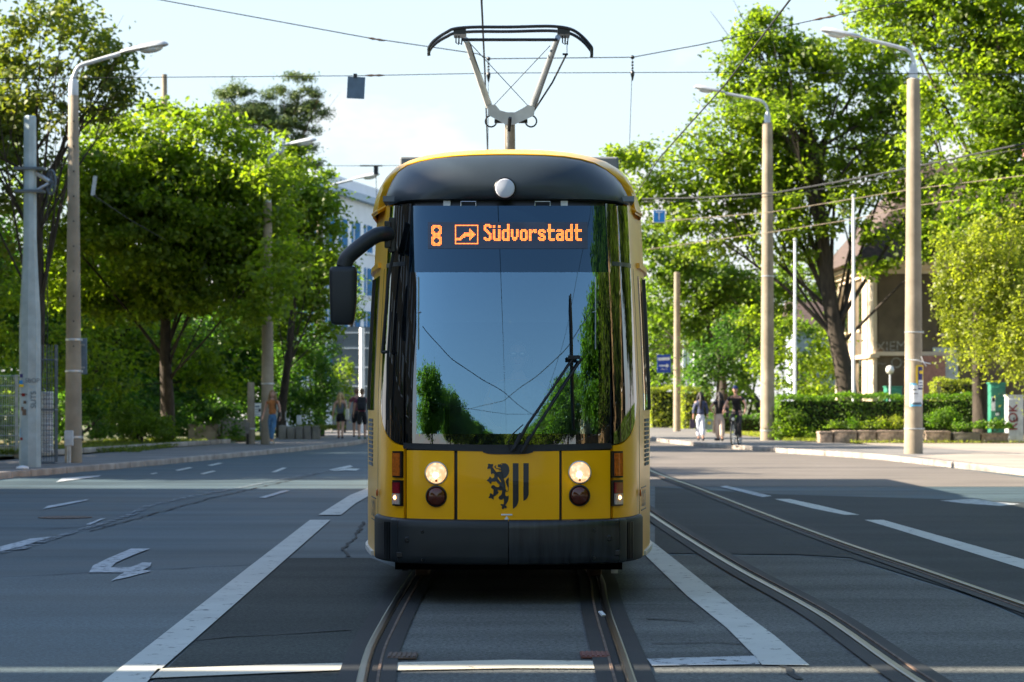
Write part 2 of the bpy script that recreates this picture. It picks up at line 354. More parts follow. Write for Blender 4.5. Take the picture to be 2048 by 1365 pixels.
marking([(768,1330),(1024,1324),(1224,1327),(1232,1342),(1024,1341),(770,1346)],'middle piece of the stop line, between the rails of the near track','marky','stop line','stop_line',GS)
marking([(1294,1322),(1511,1316),(1520,1333),(1304,1336)],'right piece of the stop line, ending at the thick line','markw','stop line','stop_line',GS)
GA='worn turn arrows on the left lanes'
marking([(262,1100),(300,1100),(268,1112),(232,1128),(222,1138),(262,1137),(285,1128),(303,1128),(300,1136),(285,1143),(303,1145),(262,1156),(222,1165),(248,1148),(178,1148),(186,1134),(215,1120)],'worn white turn arrow in the lane nearest the thick line','markw','road arrow','road_arrow',GA)
marking([(658,941),(700,932),(706,935),(690,938),(720,939),(712,943),(690,942),(668,944)],'small white turn arrow far down the lane just left of the tram','mark','road arrow','road_arrow',GA)
marking([(112,966),(125,958),(160,955),(203,952),(196,955),(150,961)],'elongated worn arrow near the left kerb','markw','road arrow','road_arrow',GA)
marking([(86,1020),(95,1014),(140,1006),(178,1000),(172,1003),(130,1012)],'faded elongated arrow left, nearer than the sun streak','markw','road arrow','road_arrow',GA)
GD='faded dashes between the left lanes'
for pts,l,m in [([(0,1106),(0,1096),(60,1080),(110,1075),(60,1091)],'faded broad dash at the left edge of the picture','markw'),
  ([(350,942),(378,936),(386,937),(358,943)],'short pale dash near the left kerb, nearer of two','mark'),
  ([(415,932),(438,927),(446,928),(424,933)],'short pale dash near the left kerb, farther of two','mark'),
  ([(400,949),(425,943),(432,944),(408,950)],'short pale dash in the middle of the left lanes','mark'),
  ([(542,946),(565,937),(574,937),(552,946)],'short pale dash left of the far turn arrow','mark'),
  ([(300,949),(311,947),(316,948),(305,950)],'tiny pale dash left of the others','mark'),
  ([(172,1051),(200,1040),(212,1038),(180,1052)],'faint dash beside the long seam line','markw'),
  ([(518,997),(570,982),(580,983),(530,998)],'faint dash near the sun streak','markw')]:
    marking(pts,l,m,'road marking','lane_dash',GD)
b=MB()
pp=[(-40,1114),(40,1100),(110,1077),(180,1056),(260,1032),(300,1012),(400,991),(500,973),(600,953),(690,938)]
for i in range(len(pp)-1):
    a,c=G(*pp[i]),G(*pp[i+1]); w=.06
    b.add([(a[0]-w,a[1],.0125),(a[0]+w,a[1],.0125),(c[0]+w,c[1],.0125),(c[0]-w,c[1],.0125)],[(0,1,2,3)])
tag(b.build('lane_line',M['ghost'],fix=False),'thin worn lane line curving through the left lanes','road marking')
marking([(1880,1003),(1950,1000),(1990,1006),(2040,1010),(2000,1014),(1930,1009)],'worn white arrow in the far right lane','markw','road arrow','road_arrow')
# manhole covers
for px,py,l in ((130,1036,'round dark manhole cover in the left lane'),):
    g=G(px,py); b=MB(); b.lathe((g[0],g[1],.004),[(.34,0),(.34,.006),(.30,.008)],24); 
    for k in range(6): b.box((g[0]-.22+k*.088,g[1],.0135),(.03,.34,.003))
    tag(b.build('manhole_cover',M['railr']),l,'manhole cover')
for px,py,l in ((805,1317,'small rusty rectangular grate inside the near left rail'),(1190,1315,'small brick red grate inside the near right rail')):
    g=G(px,py); b=MB(); w=.17
    b.box((g[0],g[1],.0145),(w,.30,.010)); 
    for k in range(6): b.box((g[0]-w/2+.014+k*.0285,g[1],.022),(.014,.26,.006))
    tag(b.build('track_drain',M['railr'] if px<1000 else mat('brick_red_iron',(.20,.075,.055),.8,var=.3,scale=20)),l,'drain grate','rail drains')
def tarseam(P,w=.035):
    b=MB(); P=[Vector(G(*p)) for p in P]; L=[]
    for i in range(len(P)-1):
        n_=max(2,int((P[i+1]-P[i]).length/.25))
        for k in range(n_): L.append(P[i].lerp(P[i+1],k/n_)+Vector((random.uniform(-.03,.03),random.uniform(-.03,.03),0)))
    L.append(P[-1]); vs=[];fs=[]
    for i,p in enumerate(L):
        t_=(L[min(i+1,len(L)-1)]-L[max(i-1,0)]).normalized(); nrm=Vector((-t_.y,t_.x,0)); ww=w*random.uniform(.4,1.2); vs+=[p-nrm*ww+Vector((0,0,.0105)),p+nrm*ww+Vector((0,0,.0105))]
    for i in range(len(L)-1): fs.append((2*i,2*i+1,2*i+3,2*i+2))
    b.add(vs,fs); b.build('tar_seam',M['bitu'],fix=False)['kind']='structure'
for P_ in ([(-200,1168),(0,1158),(300,1142),(520,1132)],[(560,1117),(742,1117)],[(700,1115),(690,1098),(715,1068),(727,1045)],[(1310,1110),(1400,1111),(1600,1114),(1740,1126)],[(320,1290),(460,1276),(700,1262)],[(180,1064),(420,998),(640,948)],[(0,1065),(120,1058),(220,1052)],[(1300,1180),(1360,1183),(1440,1176)],[(1300,1240),(1385,1246)],[(1310,1290),(1420,1288),(1500,1293)],[(850,1180),(980,1184),(1040,1179)],[(1560,1330),(1600,1362)],[(1480,1050),(1560,1046),(1700,1052)]): tarseam(P_,.02)
# rails
def smoothpath(P,step=.4):
    P=[Vector((*p,0)) for p in P]; out=[]
    for i in range(len(P)-1):
        p0=P[max(i-1,0)];p1=P[i];p2=P[i+1];p3=P[min(i+2,len(P)-1)]
        n=max(1,int((p2-p1).length/step))
        m1=(p2-p0)/max(1e-6,(p2-p0).length)*(p2-p1).length; m2=(p3-p1)/max(1e-6,(p3-p1).length)*(p2-p1).length
        for k in range(n):
            t=k/n; out.append(p1*(2*t**3-3*t*t+1)+m1*(t**3-2*t*t+t)+p2*(-2*t**3+3*t*t)+m2*(t**3-t*t))
    out.append(P[-1]); return out
def rail(P,side,label):
    pts=smoothpath(P)
    def sweep(b,a0,z0,a1,z1):
        vs=[];fs=[]
        for i,p in enumerate(pts):
            t=(pts[min(i+1,len(pts)-1)]-pts[max(i-1,0)]).normalized(); n=Vector((t.y,-t.x,0))*side
            vs+= [p+n*a0+Vector((0,0,z0)),p+n*a1+Vector((0,0,z1))]
        for i in range(len(pts)-1): fs.append((2*i,2*i+1,2*i+3,2*i+2))
        b.add(vs,fs)
    t=thing('tram_rail',label,'rail',(P[0][0],P[0][1],0),'grooved rails set in the road')
    b=MB(); # side=+1 outside to +x
    sweep(b,.0,.006,.004,.024); sweep(b,.004,.024,.018,.028); sweep(b,.018,.028,.045,.028); sweep(b,.045,.028,.056,.024); sweep(b,.056,.024,.060,.010)
    b.build('rail_head',M['rail'],t,smooth=True,autos=60,fix=False)
    b=MB(); sweep(b,-.045,.0145,.0,.0145); b.build('rail_groove',M['groove'],t,fix=False)
    b=MB(); sweep(b,-.066,.010,-.062,.022); sweep(b,-.062,.022,-.047,.022); sweep(b,-.047,.022,-.045,.010); b.build('rail_lip',M['railr'],t,fix=False)
    b=MB(); sweep(b,-.15,.0165,-.064,.0165); sweep(b,.059,.0165,.16,.0165); b.build('bitumen_seam',M['bitu'],t,fix=False)
def gp(L): return [G(*p)[:2] for p in L]
rail([(-.60,9.5)]+gp([(735,1365),(750,1305),(770,1263),(790,1225),(812,1187),(829,1160)])+[(-.78,24),(-.765,30),(-.76,60),(-.76,250)],-1,'near track left rail, curving under the tram from the bottom edge')
rail([(.56,9.5)]+gp([(1250,1365),(1228,1295),(1209,1237),(1199,1195),(1194,1163)])+[(.69,24),(.685,30),(.68,60),(.68,250)],1,'near track right rail, curving under the tram from the bottom edge')
rail([(2.26,9.0)]+gp([(1840,1365),(1649,1234),(1484,1143),(1378,1079),(1306,1032)])+[(1.75,40),(1.62,60),(1.6,100),(1.6,250)],-1,'second track inner rail, curving right towards the bottom edge')
rail([(3.86,13)]+gp([(2048,1217),(1849,1147),(1680,1089),(1509,1025),(1390,978),(1306,947)])+[(2.95,60),(3.0,100),(3.05,250)],1,'second track outer rail, running to the right edge')
# small litter
b=MB(); g=G(1204,1238); b.box((g[0],g[1],.035),(.03,.05,.012),rz=.6,rx=.5); tag(b.build('litter',M['white']),'crumpled white scrap lying in the near right rail groove','litter')
g=G(45,953); b=MB(); b.sphere((g[0],g[1],.16),(.13,.12,.05),10,6); tag(b.build('litter',M['white']),'crushed white paper cup on the left kerb','litter')
# ------------------------------------------------------------------ TRAM
TD=18.2; TX=-.025
BP=[(0,0),(.12,.003),(.25,.012),(.38,.028),(.5,.05),(.62,.083),(.72,.122),(.79,.17),(.85,.25),(.905,.36),(.945,.48),(.975,.62),(1.01,.85),(1.05,1.15),(1.09,1.5),(1.125,1.85),(1.15,2.2),(1.155,2.6)]
def cr(P,n=14):
    out=[]
    for i in range(len(P)-1):
        p0=P[max(i-1,0)] if i else (-P[1][0],P[1][1]); p1=P[i];p2=P[i+1];p3=P[min(i+2,len(P)-1)]
        for k in range(n):
            t=k/n; out.append(tuple(.5*((2*p1[j])+(-p0[j]+p2[j])*t+(2*p0[j]-5*p1[j]+4*p2[j]-p3[j])*t*t+(-p0[j]+3*p1[j]-3*p2[j]+p3[j])*t**3) for j in (0,1)))
    out.append(P[-1]); return out
BC=np.array(cr(BP)); BS=np.concatenate([[0],np.cumsum(np.hypot(*np.diff(BC,axis=0).T))]); AMAX=BS[-1]
def kz(z): return float(np.interp(z,[.3,1.5,2.1,2.95,3.1],[1,1,.978,.94,.93]))
def u0(z): return float(np.interp(z,[.25,.45,.63,.9,1.16],[.02,.0,.0,.0,.035])) if z<1.16 else .035+.40*((z-1.16)/1.9)**1.55
def S0(a,z):
    s=abs(a)
    x=float(np.interp(s,BS,BC[:,0])); u=float(np.interp(s,BS,BC[:,1]))
    if s>AMAX: u+=s-AMAX
    uo=u0(z); fade=max(0.,1-u/2.6); 
    return Vector((math.copysign(x*kz(z),a)+TX,TD+u+uo*fade,z))
def S(a,z,off=0):
    p=S0(a,z)
    if off:
        e=.01; da=S0(a+e,z)-S0(a-e,z); dz=S0(a,z+e)-S0(a,z-e); n=da.cross(dz).normalized()
        if n.y>0.2 : n=-n
        if abs(n.y)<=.2 and n.x*a<0: n=-n
        p=p+n*off
    return p
def inv(px,py):
    Y=TD+.1; 
    a=0
    for _ in range(14):
        z=CH+(HZ-py)*Y/F; x=(px-CX)*Y/F-TX
        xx=min(abs(x)/kz(z),1.154); a=math.copysign(float(np.interp(xx,BC[:,0],BS)),x); Y=.5*Y+.5*S0(a,z).y
    return a,z
def pix(px,py,off=0): a,z=inv(px,py); return S(a,z,off)
def patch(b,fl,fr,ft,fb,nu,nv,off,thick=.02):
    # pixel-space patch: x from fl(v) to fr(v), y from ft(u) to fb(u)
    fl,fr,ft,fb=[(f if callable(f) else (lambda t,f=f:f)) for f in (fl,fr,ft,fb)]
    AZ=[]
    for j in range(nv+1):
        v=j/nv; row=[]
        for i in range(nu+1):
            u=i/nu; px=fl(v)+(fr(v)-fl(v))*u; py=ft(u)+(fb(u)-ft(u))*v; row.append(inv(px,py))
        AZ.append(row)
    g=[[S(a,z,off) for a,z in r] for r in AZ]
    b.grid(g,lambda i,j:S(AZ[i][j][0],AZ[i][j][1],off-thick) if thick else None)
def apatch(b,a0,a1,z0,z1,na,nz,off,thick=.02):
    f0=z0 if callable(z0) else (lambda a:z0); f1=z1 if callable(z1) else (lambda a:z1)
    AZ=[[(a0+(a1-a0)*i/na, f0(a0+(a1-a0)*i/na)+(f1(a0+(a1-a0)*i/na)-f0(a0+(a1-a0)*i/na))*j/nz) for i in range(na+1)] for j in range(nz+1)]
    b.grid([[S(a,z,off) for a,z in r] for r in AZ],lambda i,j:S(AZ[i][j][0],AZ[i][j][1],off-thick))
tram=thing('tram','yellow low floor tram facing the camera with lit headlights and an orange destination display','tram',(TX,TD,0))
aW=inv(1017+205,700)[0]           # windscreen edge
aG=inv(1017+252,700)[0]           # edge of wrap-around side glass
ZW0=1.155; ZW1=3.0
# side shells (yellow), left and right, from wrap glass edge back
LEN=28.0
def lowglass(a):                   # lower outline of the wrap glass
    s=abs(a)
    if s<aW: return ZW0+.02*(s/aW)**2
    t=(s-aW)/(aG-aW); t=min(1,max(0,t)); return ZW0+.02+.36*(1-math.sqrt(max(0,1-t**1.8)))
for sg in (-1,1):
    side=MB(); apatch(side,sg*aG,sg*(AMAX),.30,ZW1+.06,26,24,0,.03)
    side.build('side_panel',M['yellow2'],tram,smooth=True,autos=50)
    side=MB(); apatch(side,sg*(aW+.004),sg*(aG-.0005),.60,lambda a:lowglass(a)-.012,14,10,0,.03)
    side.build('corner_panel',M['yellow'],tram,smooth=True,autos=50)
# straight rear body
b=MB(); W=1.155
prof=[(W,.30),(W,1.5),(W*.978,2.1),(W*.94,2.95),(W*.93,3.06),(1.0,3.22),(.8,3.36),(.5,3.42),(0,3.45)]
prof=prof+[(-x,z) for x,z in prof[::-1][1:]]
for y0,y1 in ((TD+2.6,TD+11.5),(TD+12.3,TD+20),(TD+20.8,TD+29)):
    vs=[(x+TX,y,z) for y in (y0,y1) for x,z in prof]; n=len(prof)
    b.add(vs,[(i,i+1,n+i+1,n+i) for i in range(n-1)]+[(n-1,0,n,2*n-1),tuple(range(n)),tuple(range(2*n-1,n-1,-1))])
rb=b.build('rear_body',[M['yellow2'],M['roofg']],tram,autos=40)
for p_ in rb.data.polygons:
    if p_.center.z>3.1 and abs(p_.normal.y)<.5: p_.material_index=1
for y0 in (TD+11.5,TD+20):
    b=MB()
    for k in range(8):
        y=y0+k*.1; vs=[((x*(.93 if k%2 else .97))+TX,yy,z-.03) for yy in (y,y+.1) for x,z in prof]; n=len(prof)
        b.add(vs,[(i,i+1,n+i+1,n+i) for i in range(n-1)])
    b.build('bellows',M['rubber'],tram,fix=False)
for sg in (-1,1):
    for k,(y0,y1) in enumerate([(3.0,5.2),(6.9,8.9),(9.1,11.1),(12.8,15),(16.7,19.5),(21.2,23.4),(25,28)]):
        b=MB(); g=[[Vector((sg*(1.155*kz(z)+.006)+TX,TD+y,z)) for y in (y0,y1)] for z in (1.25,1.5,1.9,2.3,2.6)]
        b.grid(g,lambda i,j:g[i][j]-Vector((sg*.03,0,0))); b.build('side_window',M['bglass'],tram,fix=True)
    for y0 in (5.35,15.2,23.6):
        b=MB(); g=[[Vector((sg*(1.155*kz(z)+.012)+TX,TD+y,z)) for y in (y0,y0+1.4)] for z in (.42,1,1.5,2.1,2.6)]
        b.grid(g,lambda i,j:g[i][j]-Vector((sg*.03,0,0))); d=b.build('door',M['yellow2'],tram)
        for q in (0,1):
            b=MB(); g=[[Vector((sg*(1.155*kz(z)+.018)+TX,TD+y,z)) for y in (y0+.1+q*.64,y0+.66+q*.64)] for z in (.7,1.5,2.1,2.45)]
            b.grid(g,lambda i,j:g[i][j]-Vector((sg*.03,0,0))); b.build('pane',M['bglass'],d)
# front cab side window + louvre strips on the tapered nose flank
for sg in (-1,1):
    b=MB(); a0=inv(1017+262,700)[0]+.16; apatch(b,sg*a0,sg*(a0+.62),1.42,2.46,8,6,.006,.02)
    w=b.build('cab_side_window',M['bglass'],tram,autos=40)
    b=MB(); apatch(b,sg*(a0+.66),sg*(a0+.70),1.42,2.46,2,4,.02,.03); b.build('window_post',M['black'],tram)
    b=MB()
    for k in range(11): apatch(b,sg*(a0+.10),sg*(a0+.55),.99+k*.034,1.012+k*.034,6,1,.010,.01)
    b.build('vent_grille',M['inter'],tram,fix=False)
    b=MB(); apatch(b,sg*(a0-.05),sg*(AMAX),2.52,2.56,10,2,.025,.03); b.build('rain_gutter',M['yellow2'],tram)
    b=MB(); apatch(b,sg*(a0+.02),sg*AMAX,.30,.335,10,1,.02,.03); b.build('sill_trim',M['steelg'],tram)
    # seam line between nose and flank
    b=MB(); apatch(b,sg*(aG+.15),sg*(aG+.158),.63,2.5,1,12,.002,.01); b.build('panel_seam',M['black'],tram)
# yellow front panels
def front_panel(x0,x1,name='front_panel'):
    b=MB(); patch(b,x0,x1,lambda u:904-3*abs((x0+(x1-x0)*u)-1017)/200,1043-0,10,12,.0,.03)
    o=b.build(name,M['yellow'],tram,smooth=True,autos=50); return o
front_panel(813.5,908); front_panel(915,1118.5,'front_hatch'); front_panel(1124,1220.5)
b=MB(); apatch(b,-aW-.03,aW+.03,.42,1.19,40,10,-.035,.02); b.build('nose_frame',M['black'],tram,fix=True)
# windscreen bottom dark band + wiper recess
b=MB(); patch(b,807,1223,lambda u:886+4*(1-(2*u-1)**2),lambda u:897+6*(1-(2*u-1)**2)+.5,36,2,.004,.03); b.build('windscreen_base_trim',M['rubber'],tram,smooth=True)
b=MB(); patch(b,966,1066,901,lambda u:909-4*abs(2*u-1)**6,10,2,.008,.02); b.build('wiper_recess',M['rubber'],tram)
# glass: opaque printed borders + clear pane
b=MB(); patch(b,811,1220,412,545,40,8,0,.012); b.build('windscreen_header',M['hglass'],tram,smooth=True)
for x0,x1 in ((811,833),(1197,1220)):
    b=MB(); patch(b,x0,x1,545,lambda u:888,4,14,0,.012); b.build('windscreen_border',M['bglass'],tram,smooth=True)
b=MB(); patch(b,833,1197,868,lambda u:888+3*(1-(2*u-1)**2),24,2,0,.012); b.build('windscreen_border',M['bglass'],tram,smooth=True)
b=MB()
AZ=[[inv(833+364*i/36,545+323*j/22) for i in range(37)] for j in range(23)]
b.grid([[S(a,z) for a,z in r] for r in AZ[::-1]]); wo=b.build('windscreen',M['glass'],tram,smooth=True,fix=False)
if wo.data.polygons[300].normal.y>0: wo.data.flip_normals()
# wrap-around side glass
for sg in (-1,1):
    b=MB(); apatch(b,sg*(aW+.006),sg*(aG-.004),lowglass,ZW1-.03,12,24,.002,.02); b.build('corner_glass',M['bglass'],tram,smooth=True,autos=50)
    b=MB(); apatch(b,sg*(aW+.05),sg*(aG-.004),2.50,2.53,8,1,.006,.02); b.build('glass_bar',M['visor'],tram)
# thin silver strips beside windscreen
for px in (837,1191):
    b=MB(); b.tube([pix(px,y,.006) for y in range(555,700,12)],.0035,6); b.tube([pix(px-1,625,.008),pix(px+5 if px<1000 else px-7,625,.008)],.004,6); b.build('heating_strip',M['silver'],tram)
# slot under the visor
b=MB(); apatch(b,-aG+.03,aG-.03,2.93,3.05,40,2,-.03,.01); b.build('air_slot',M['black'],tram)
for px in (893,1129):
    b=MB(); patch(b,px-7,px+7,401,413,1,1,-.01,.02); b.build('slot_bracket',M['steelg'],tram)
for px in (937,1085):
    b=MB(); P=[pix(px-15,413,.004),pix(px-15,404,.004),pix(px+15,404,.004),pix(px+15,413,.004)]; b.tube(P,.004,6); b.build('slot_hinge',M['silver'],tram)
# visor and roof
A_=[(772,411),(773,396),(777,379),(785,361),(797,344),(815,331),(840,323),(870,317),(905,313.5),(945,311.3),(985,310.2),(1017,310),(1050,310.4),(1090,311.6),(1128,314.5),(1162,320),(1190,328),(1212,340),(1230,354),(1242,368),(1249,384),(1252,398),(1252,411)]
B_=[(745,428),(748,412),(752,397),(760,376),(773,354),(792,335),(818,322),(850,312),(890,305.5),(935,301.5),(980,299.5),(1017,299),(1055,299.5),(1098,301.5),(1142,306),(1180,313.5),(1212,324),(1236,338),(1254,356),(1267,378),(1274,396),(1279,412),(1283,428)]
n=len(A_)
def tw(px,py,u): return Vector(at(px,py,TD+u))
topA=[];botA=[]
for i,(px,py) in enumerate(A_):
    e=abs((px-1012)/240.); u=.62+.55*e**3.5; topA.append(tw(px,py,u))
rows=[]
for i in range(n):
    t=-1+2*i/(n-1)
    a=t*(aG+.0); p=S(a,2.992,.02); botA.append(p)
NR=14
for j in range(NR+1):
    v=j/NR; row=[]
    for i in range(n):
        p=botA[i].lerp(topA[i],v)
        out=Vector(((i/(n-1)-.5)*.5,-1,.35)).normalized()
        lean=1 if True else 0
        p=p+out*.10*math.sin(PI*min(1,v*1.0))**.8*(.6+.4*math.sin(PI*i/(n-1)))
        row.append(p)
    rows.append(row)
b=MB(); b.grid(rows,lambda i,j:rows[i][j]+Vector((0,.05,-.01))); b.build('visor',M['visor'],tram,smooth=True,autos=60)
rim=[topA,[topA[i]*.4+tw(*B_[i],1.15)*.6+Vector((0,0,.004)) for i in range(n)],[tw(*B_[i],1.45) for i in range(n)],]
last=[Vector((v.x*1.01,TD+2.7,min(3.44,v.z*1.0+.01))) for v in rim[-1]]
rim.append(last)
b=MB(); b.grid(rim,lambda i,j:rim[i][j]+Vector((0,.02,-.03))); b.build('roof_rim',M['yellow2'],tram,smooth=True,autos=60)
b=MB(); b.tube([q+Vector((0,-.002,.003)) for q in topA[1:-1]],.0055,6); b.build('rim_line',M['yellow'],tram,smooth=True)
# lower fairing edge of roof
for sg,i in ((-1,0),(1,n-1)):
    b=MB(); p=[topA[i],rim[1][i],rim[2][i],rim[3][i]]
    b.tube([q+Vector((0,0,-.006)) for q in p],.010,8); b.build('roof_edge_trim',M['yellow2'],tram)
    b=MB(); b.box((sg*.83+TX,TD+4.6,3.52),(.26,1.8,.22),bev=.02); b.build('roof_box',M['inter'],tram)
b=MB(); b.box((TX,TD+1.6,3.02),(1.9,1.8,.04)); b.build('cab_ceiling',M['inter'],tram)
# white round marker on the visor
def visor_pt(px,py,off=0):
    # intersect by search in rows
    best=None
    for r in range(NR):
        for c in range(n-1):
            q=(rows[r][c]+rows[r+1][c+1])*.5
            X=CX+q.x*F/q.y; Yp=HZ-(q.z-CH)*F/q.y; d=(X-px)**2+(Yp-py)**2
            if best is None or d<best[0]: best=(d,q)
    q=best[1]; return Vector(at(px,py,q.y-off))
vc=visor_pt(1010,377); 
b=MB(); yv=vc.y-.035; c0=Vector(at(1010,377,yv)); b.lathe(c0,[(.082,.05),(.082,0),(.074,-.006)],36,'Y'); b.build('marker_ring',M['black'],tram,smooth=True,autos=30)
b=MB(); c0=Vector(at(1010,377,yv-.008)); b.lathe(c0,[(.0715,.03),(.0715,0),(.066,-.006),(.03,-.012),(.001,-.013)],36,'Y'); b.build('marker_lamp',M['marker'],tram,smooth=True,autos=30)
# bumper
def ztop(a): return .627-.012*(abs(a)/aG)**2*0+.012*(abs(a)/aG)**2
def zbot(a): return .302+.005*(abs(a)/aG)**2
def roundpatch(b,a0,a1,na,offo,r=.03):
    AZ=[];
    prof=[(0,-.06),(0,-.02),(.0,0)]
    levels=[(0,-.10),(0,-r),(.3*r,-.3*r),(r,0),(.5,0),(1-r,0),(1-.3*r,-.3*r),(1,-r),(1,-.10)]
    lv=[(0.0,-.10),(0.0,-.03),(.02,-.01),(.06,0.)]+[(.06+.88*k/6,0.) for k in range(1,6)]+[(.94,0.),(.98,-.01),(1.0,-.03),(1.0,-.10)]
    g=[[S(a0+(a1-a0)*i/na, zbot(a0+(a1-a0)*i/na)+(ztop(a0+(a1-a0)*i/na)-zbot(a0+(a1-a0)*i/na))*t, offo+o) for i in range(na+1)] for t,o in lv]
    b.grid(g,lambda i,j:g[i][j]+Vector((0,.03,0)))
a1=inv(1017+212,1080)[0]; a2=inv(1017+246,1080)[0]; a3=aG+.02
b=MB(); roundpatch(b,-a1,-.004,18,.055); b.build('bumper_half',M['bump'],tram,smooth=True,autos=45)
M['bump2']=mat('bumper_plastic_glossy',(.018,.022,.026),.25,var=.3,scale=3,stretch=(8,8,.6),bump=.05,bscale=120)
b=MB(); roundpatch(b,.002,a1,18,.055); b.build('bumper_half',M['bump2'],tram,smooth=True,autos=45)
for sg in (-1,1):
    b=MB(); A=(sg*(a1+.006),sg*(a1+.075)); roundpatch(b,min(A),max(A),6,.05); b.build('bumper_corner',M['bump'],tram,smooth=True,autos=45)
    b=MB(); A=(sg*(a1+.075),sg*(a3)); roundpatch(b,min(A),max(A),6,.042); e=b.build('bumper_end',M['rubber'],tram,smooth=True,autos=45)
    b=MB()
    for k in range(4):
        aa=a1+.10+k*.022; A=(sg*aa,sg*(aa+.010)); apatch(b,min(A),max(A),.33,.60,1,4,.050,.01)
    b.build('rubber_rib',M['black'],e)
    A=(sg*a3,sg*(a3+.09)); b=MB(); roundpatch(b,min(A),max(A),4,.03); b.build('bumper_corner',M['bump'],tram,smooth=True,autos=45)
for px,py,r in ((850,1063,.012),(850,1118,.012),(1183,1060,.012),(1183,1114,.012),(822,1079,.022),(1211,1076,.022)):
    p=pix(px,py,.058); b=MB(); b.lathe((p.x,p.y-.001,p.z),[(r,.03),(r,0),(r*.7,-.004),(r*.6,.004)],16,'Y'); b.build('bumper_bolt',M['black'],tram,smooth=True,autos=30)
for px,py in ((808,1108),(1226,1104)):
    b=MB(); p=pix(px,py,.052); b.box((p.x,p.y,p.z),(.045,.03,.04),bev=.006); b.build('tow_cover',M['black'],tram)
# underframe
b=MB(); b.box((TX,TD+1.7,.30),(1.7,2.4,.14)); b.build('underframe',M['under'],tram); b=MB(); b.box((TX-.78,TD+.7,.255),(.05,.06,.09)); b.build('bracket',M['rubber'],tram); b=MB(); b.box((TX+.80,TD+.7,.245),(.05,.06,.11)); b.build('bracket',M['steelg'],tram)
for y in (2.8,4.5,14,15.8,24,25.8):
    for sg in (-1,1):
        b=MB(); b.lathe((sg*.72-.03,TD+y,.33),[(.29,-.06),(.31,-.05),(.31,.05),(.29,.06)],28,'X'); b.build('wheel',M['railr'],tram,smooth=True,autos=30)
b=MB(); b.box((TX,TD+15.5,.33),(2.1,26,.2)); b.build('floor_pan',M['under'],tram)
# lights
def lampset(px,py,r,lit):
    y=pix(px,py).y; c=Vector(at(px,py,y-.012)); 
    b=MB(); b.lathe(c,[(r*1.12,.05),(r*1.12,.0),(r*1.08,-.012),(r,-.014),(r*.97,-.004)],32,'Y'); h=b.build('headlight' if lit else 'lower_lamp',M['silver'] if lit else M['black'],tram,smooth=True,autos=30)
    b=MB(); b.lathe(c,[(r*.97,.0),(r*.96,-.006),(r*.8,-.014),(r*.5,-.022),(.001,-.026)],32,'Y'); b.build('lens',M['lampface'] if lit else M['darkl'],h,smooth=True,autos=60)
    if lit:
        b=MB(); b.sphere((c.x-.005,c.y-.027,c.z-.016),(.017,.006,.017)); b.build('bulb',M['bulb'],h,smooth=True)
        b=MB(); b.lathe((c.x,c.y-.016,c.z-.058*r/.08),[(.009,-.008),(.009,.004)],12,'Y'); b.build('bulb',M['amber'],h)
# lit reflector face: radial flutes
m=bpy.data.materials.new('headlight_reflector'); m.use_nodes=True; nt=m.node_tree; bb=nt.nodes['Principled BSDF']
tc=nn(nt,'ShaderNodeTexCoord'); vo=nn(nt,'ShaderNodeTexVoronoi'); vo.inputs['Scale'].default_value=38; nt.links.new(tc.outputs['Object'],vo.inputs[0])
cr_=nn(nt,'ShaderNodeValToRGB'); cr_.color_ramp.elements[0].color=(1,.80,.50,1); cr_.color_ramp.elements[1].color=(.75,.38,.14,1); cr_.color_ramp.elements[1].position=.62
nt.links.new(vo.outputs['Distance'],cr_.inputs[0]); nt.links.new(cr_.outputs[0],bb.inputs['Emission Color']); bb.inputs['Emission Strength'].default_value=.30; bb.inputs['Base Color'].default_value=(.8,.7,.55,1); bb.inputs['Roughness'].default_value=.1
M['lampface']=m
lampset(872.5,946.5,.077,True); lampset(1159.5,945,.077,True); lampset(872.5,993,.071,False); lampset(1159,991.5,.071,False)
def taillamp(px,py0,py1,mats,sg):
    pc=pix(px,(py0+py1)/2); a,z=inv(px,(py0+py1)/2); za=inv(px,py1)[1]; zb=inv(px,py0)[1]; w=.052
    b=MB(); apatch(b,a-w,a+w,za,zb,4,6,.022,.03); h=b.build('side_lamp',M['black'],tram,smooth=True,autos=30)
    zz=[za+.012,zb-.012]
    k=len(mats)
    for i,mm in enumerate(mats):
        q0=zz[0]+(zz[1]-zz[0])*i/k; q1=zz[0]+(zz[1]-zz[0])*(i+1)/k-.003
        b=MB(); apatch(b,a-w*.72,a+w*.72,q0,q1,5,6,.034,.02); b.build('lens',mm,h,smooth=True,autos=30)
    return h,a,zz
for px,sg in ((797.5,-1),(1232.5,1)):
    taillamp(px,903,956,[M['amber']],sg)
    h,a,zz=taillamp(px,961,1012,[M['clear'],M['redl']],sg)
    b=MB(); p=S(a,zz[0]+.05,.036); b.sphere(p,(.012,.008,.014)); b.build('position_bulb',M['smallon'],h,smooth=True)
for px,sg in ((761,-1),(1273,1)):
    a=sg*(aG+.09); p=S(a,.80,.0); b=MB(); q=S(a,.80,.015); b.sphere(q,(.008,.03,.03)); b.build('side_marker',M['amber'],tram,smooth=True)
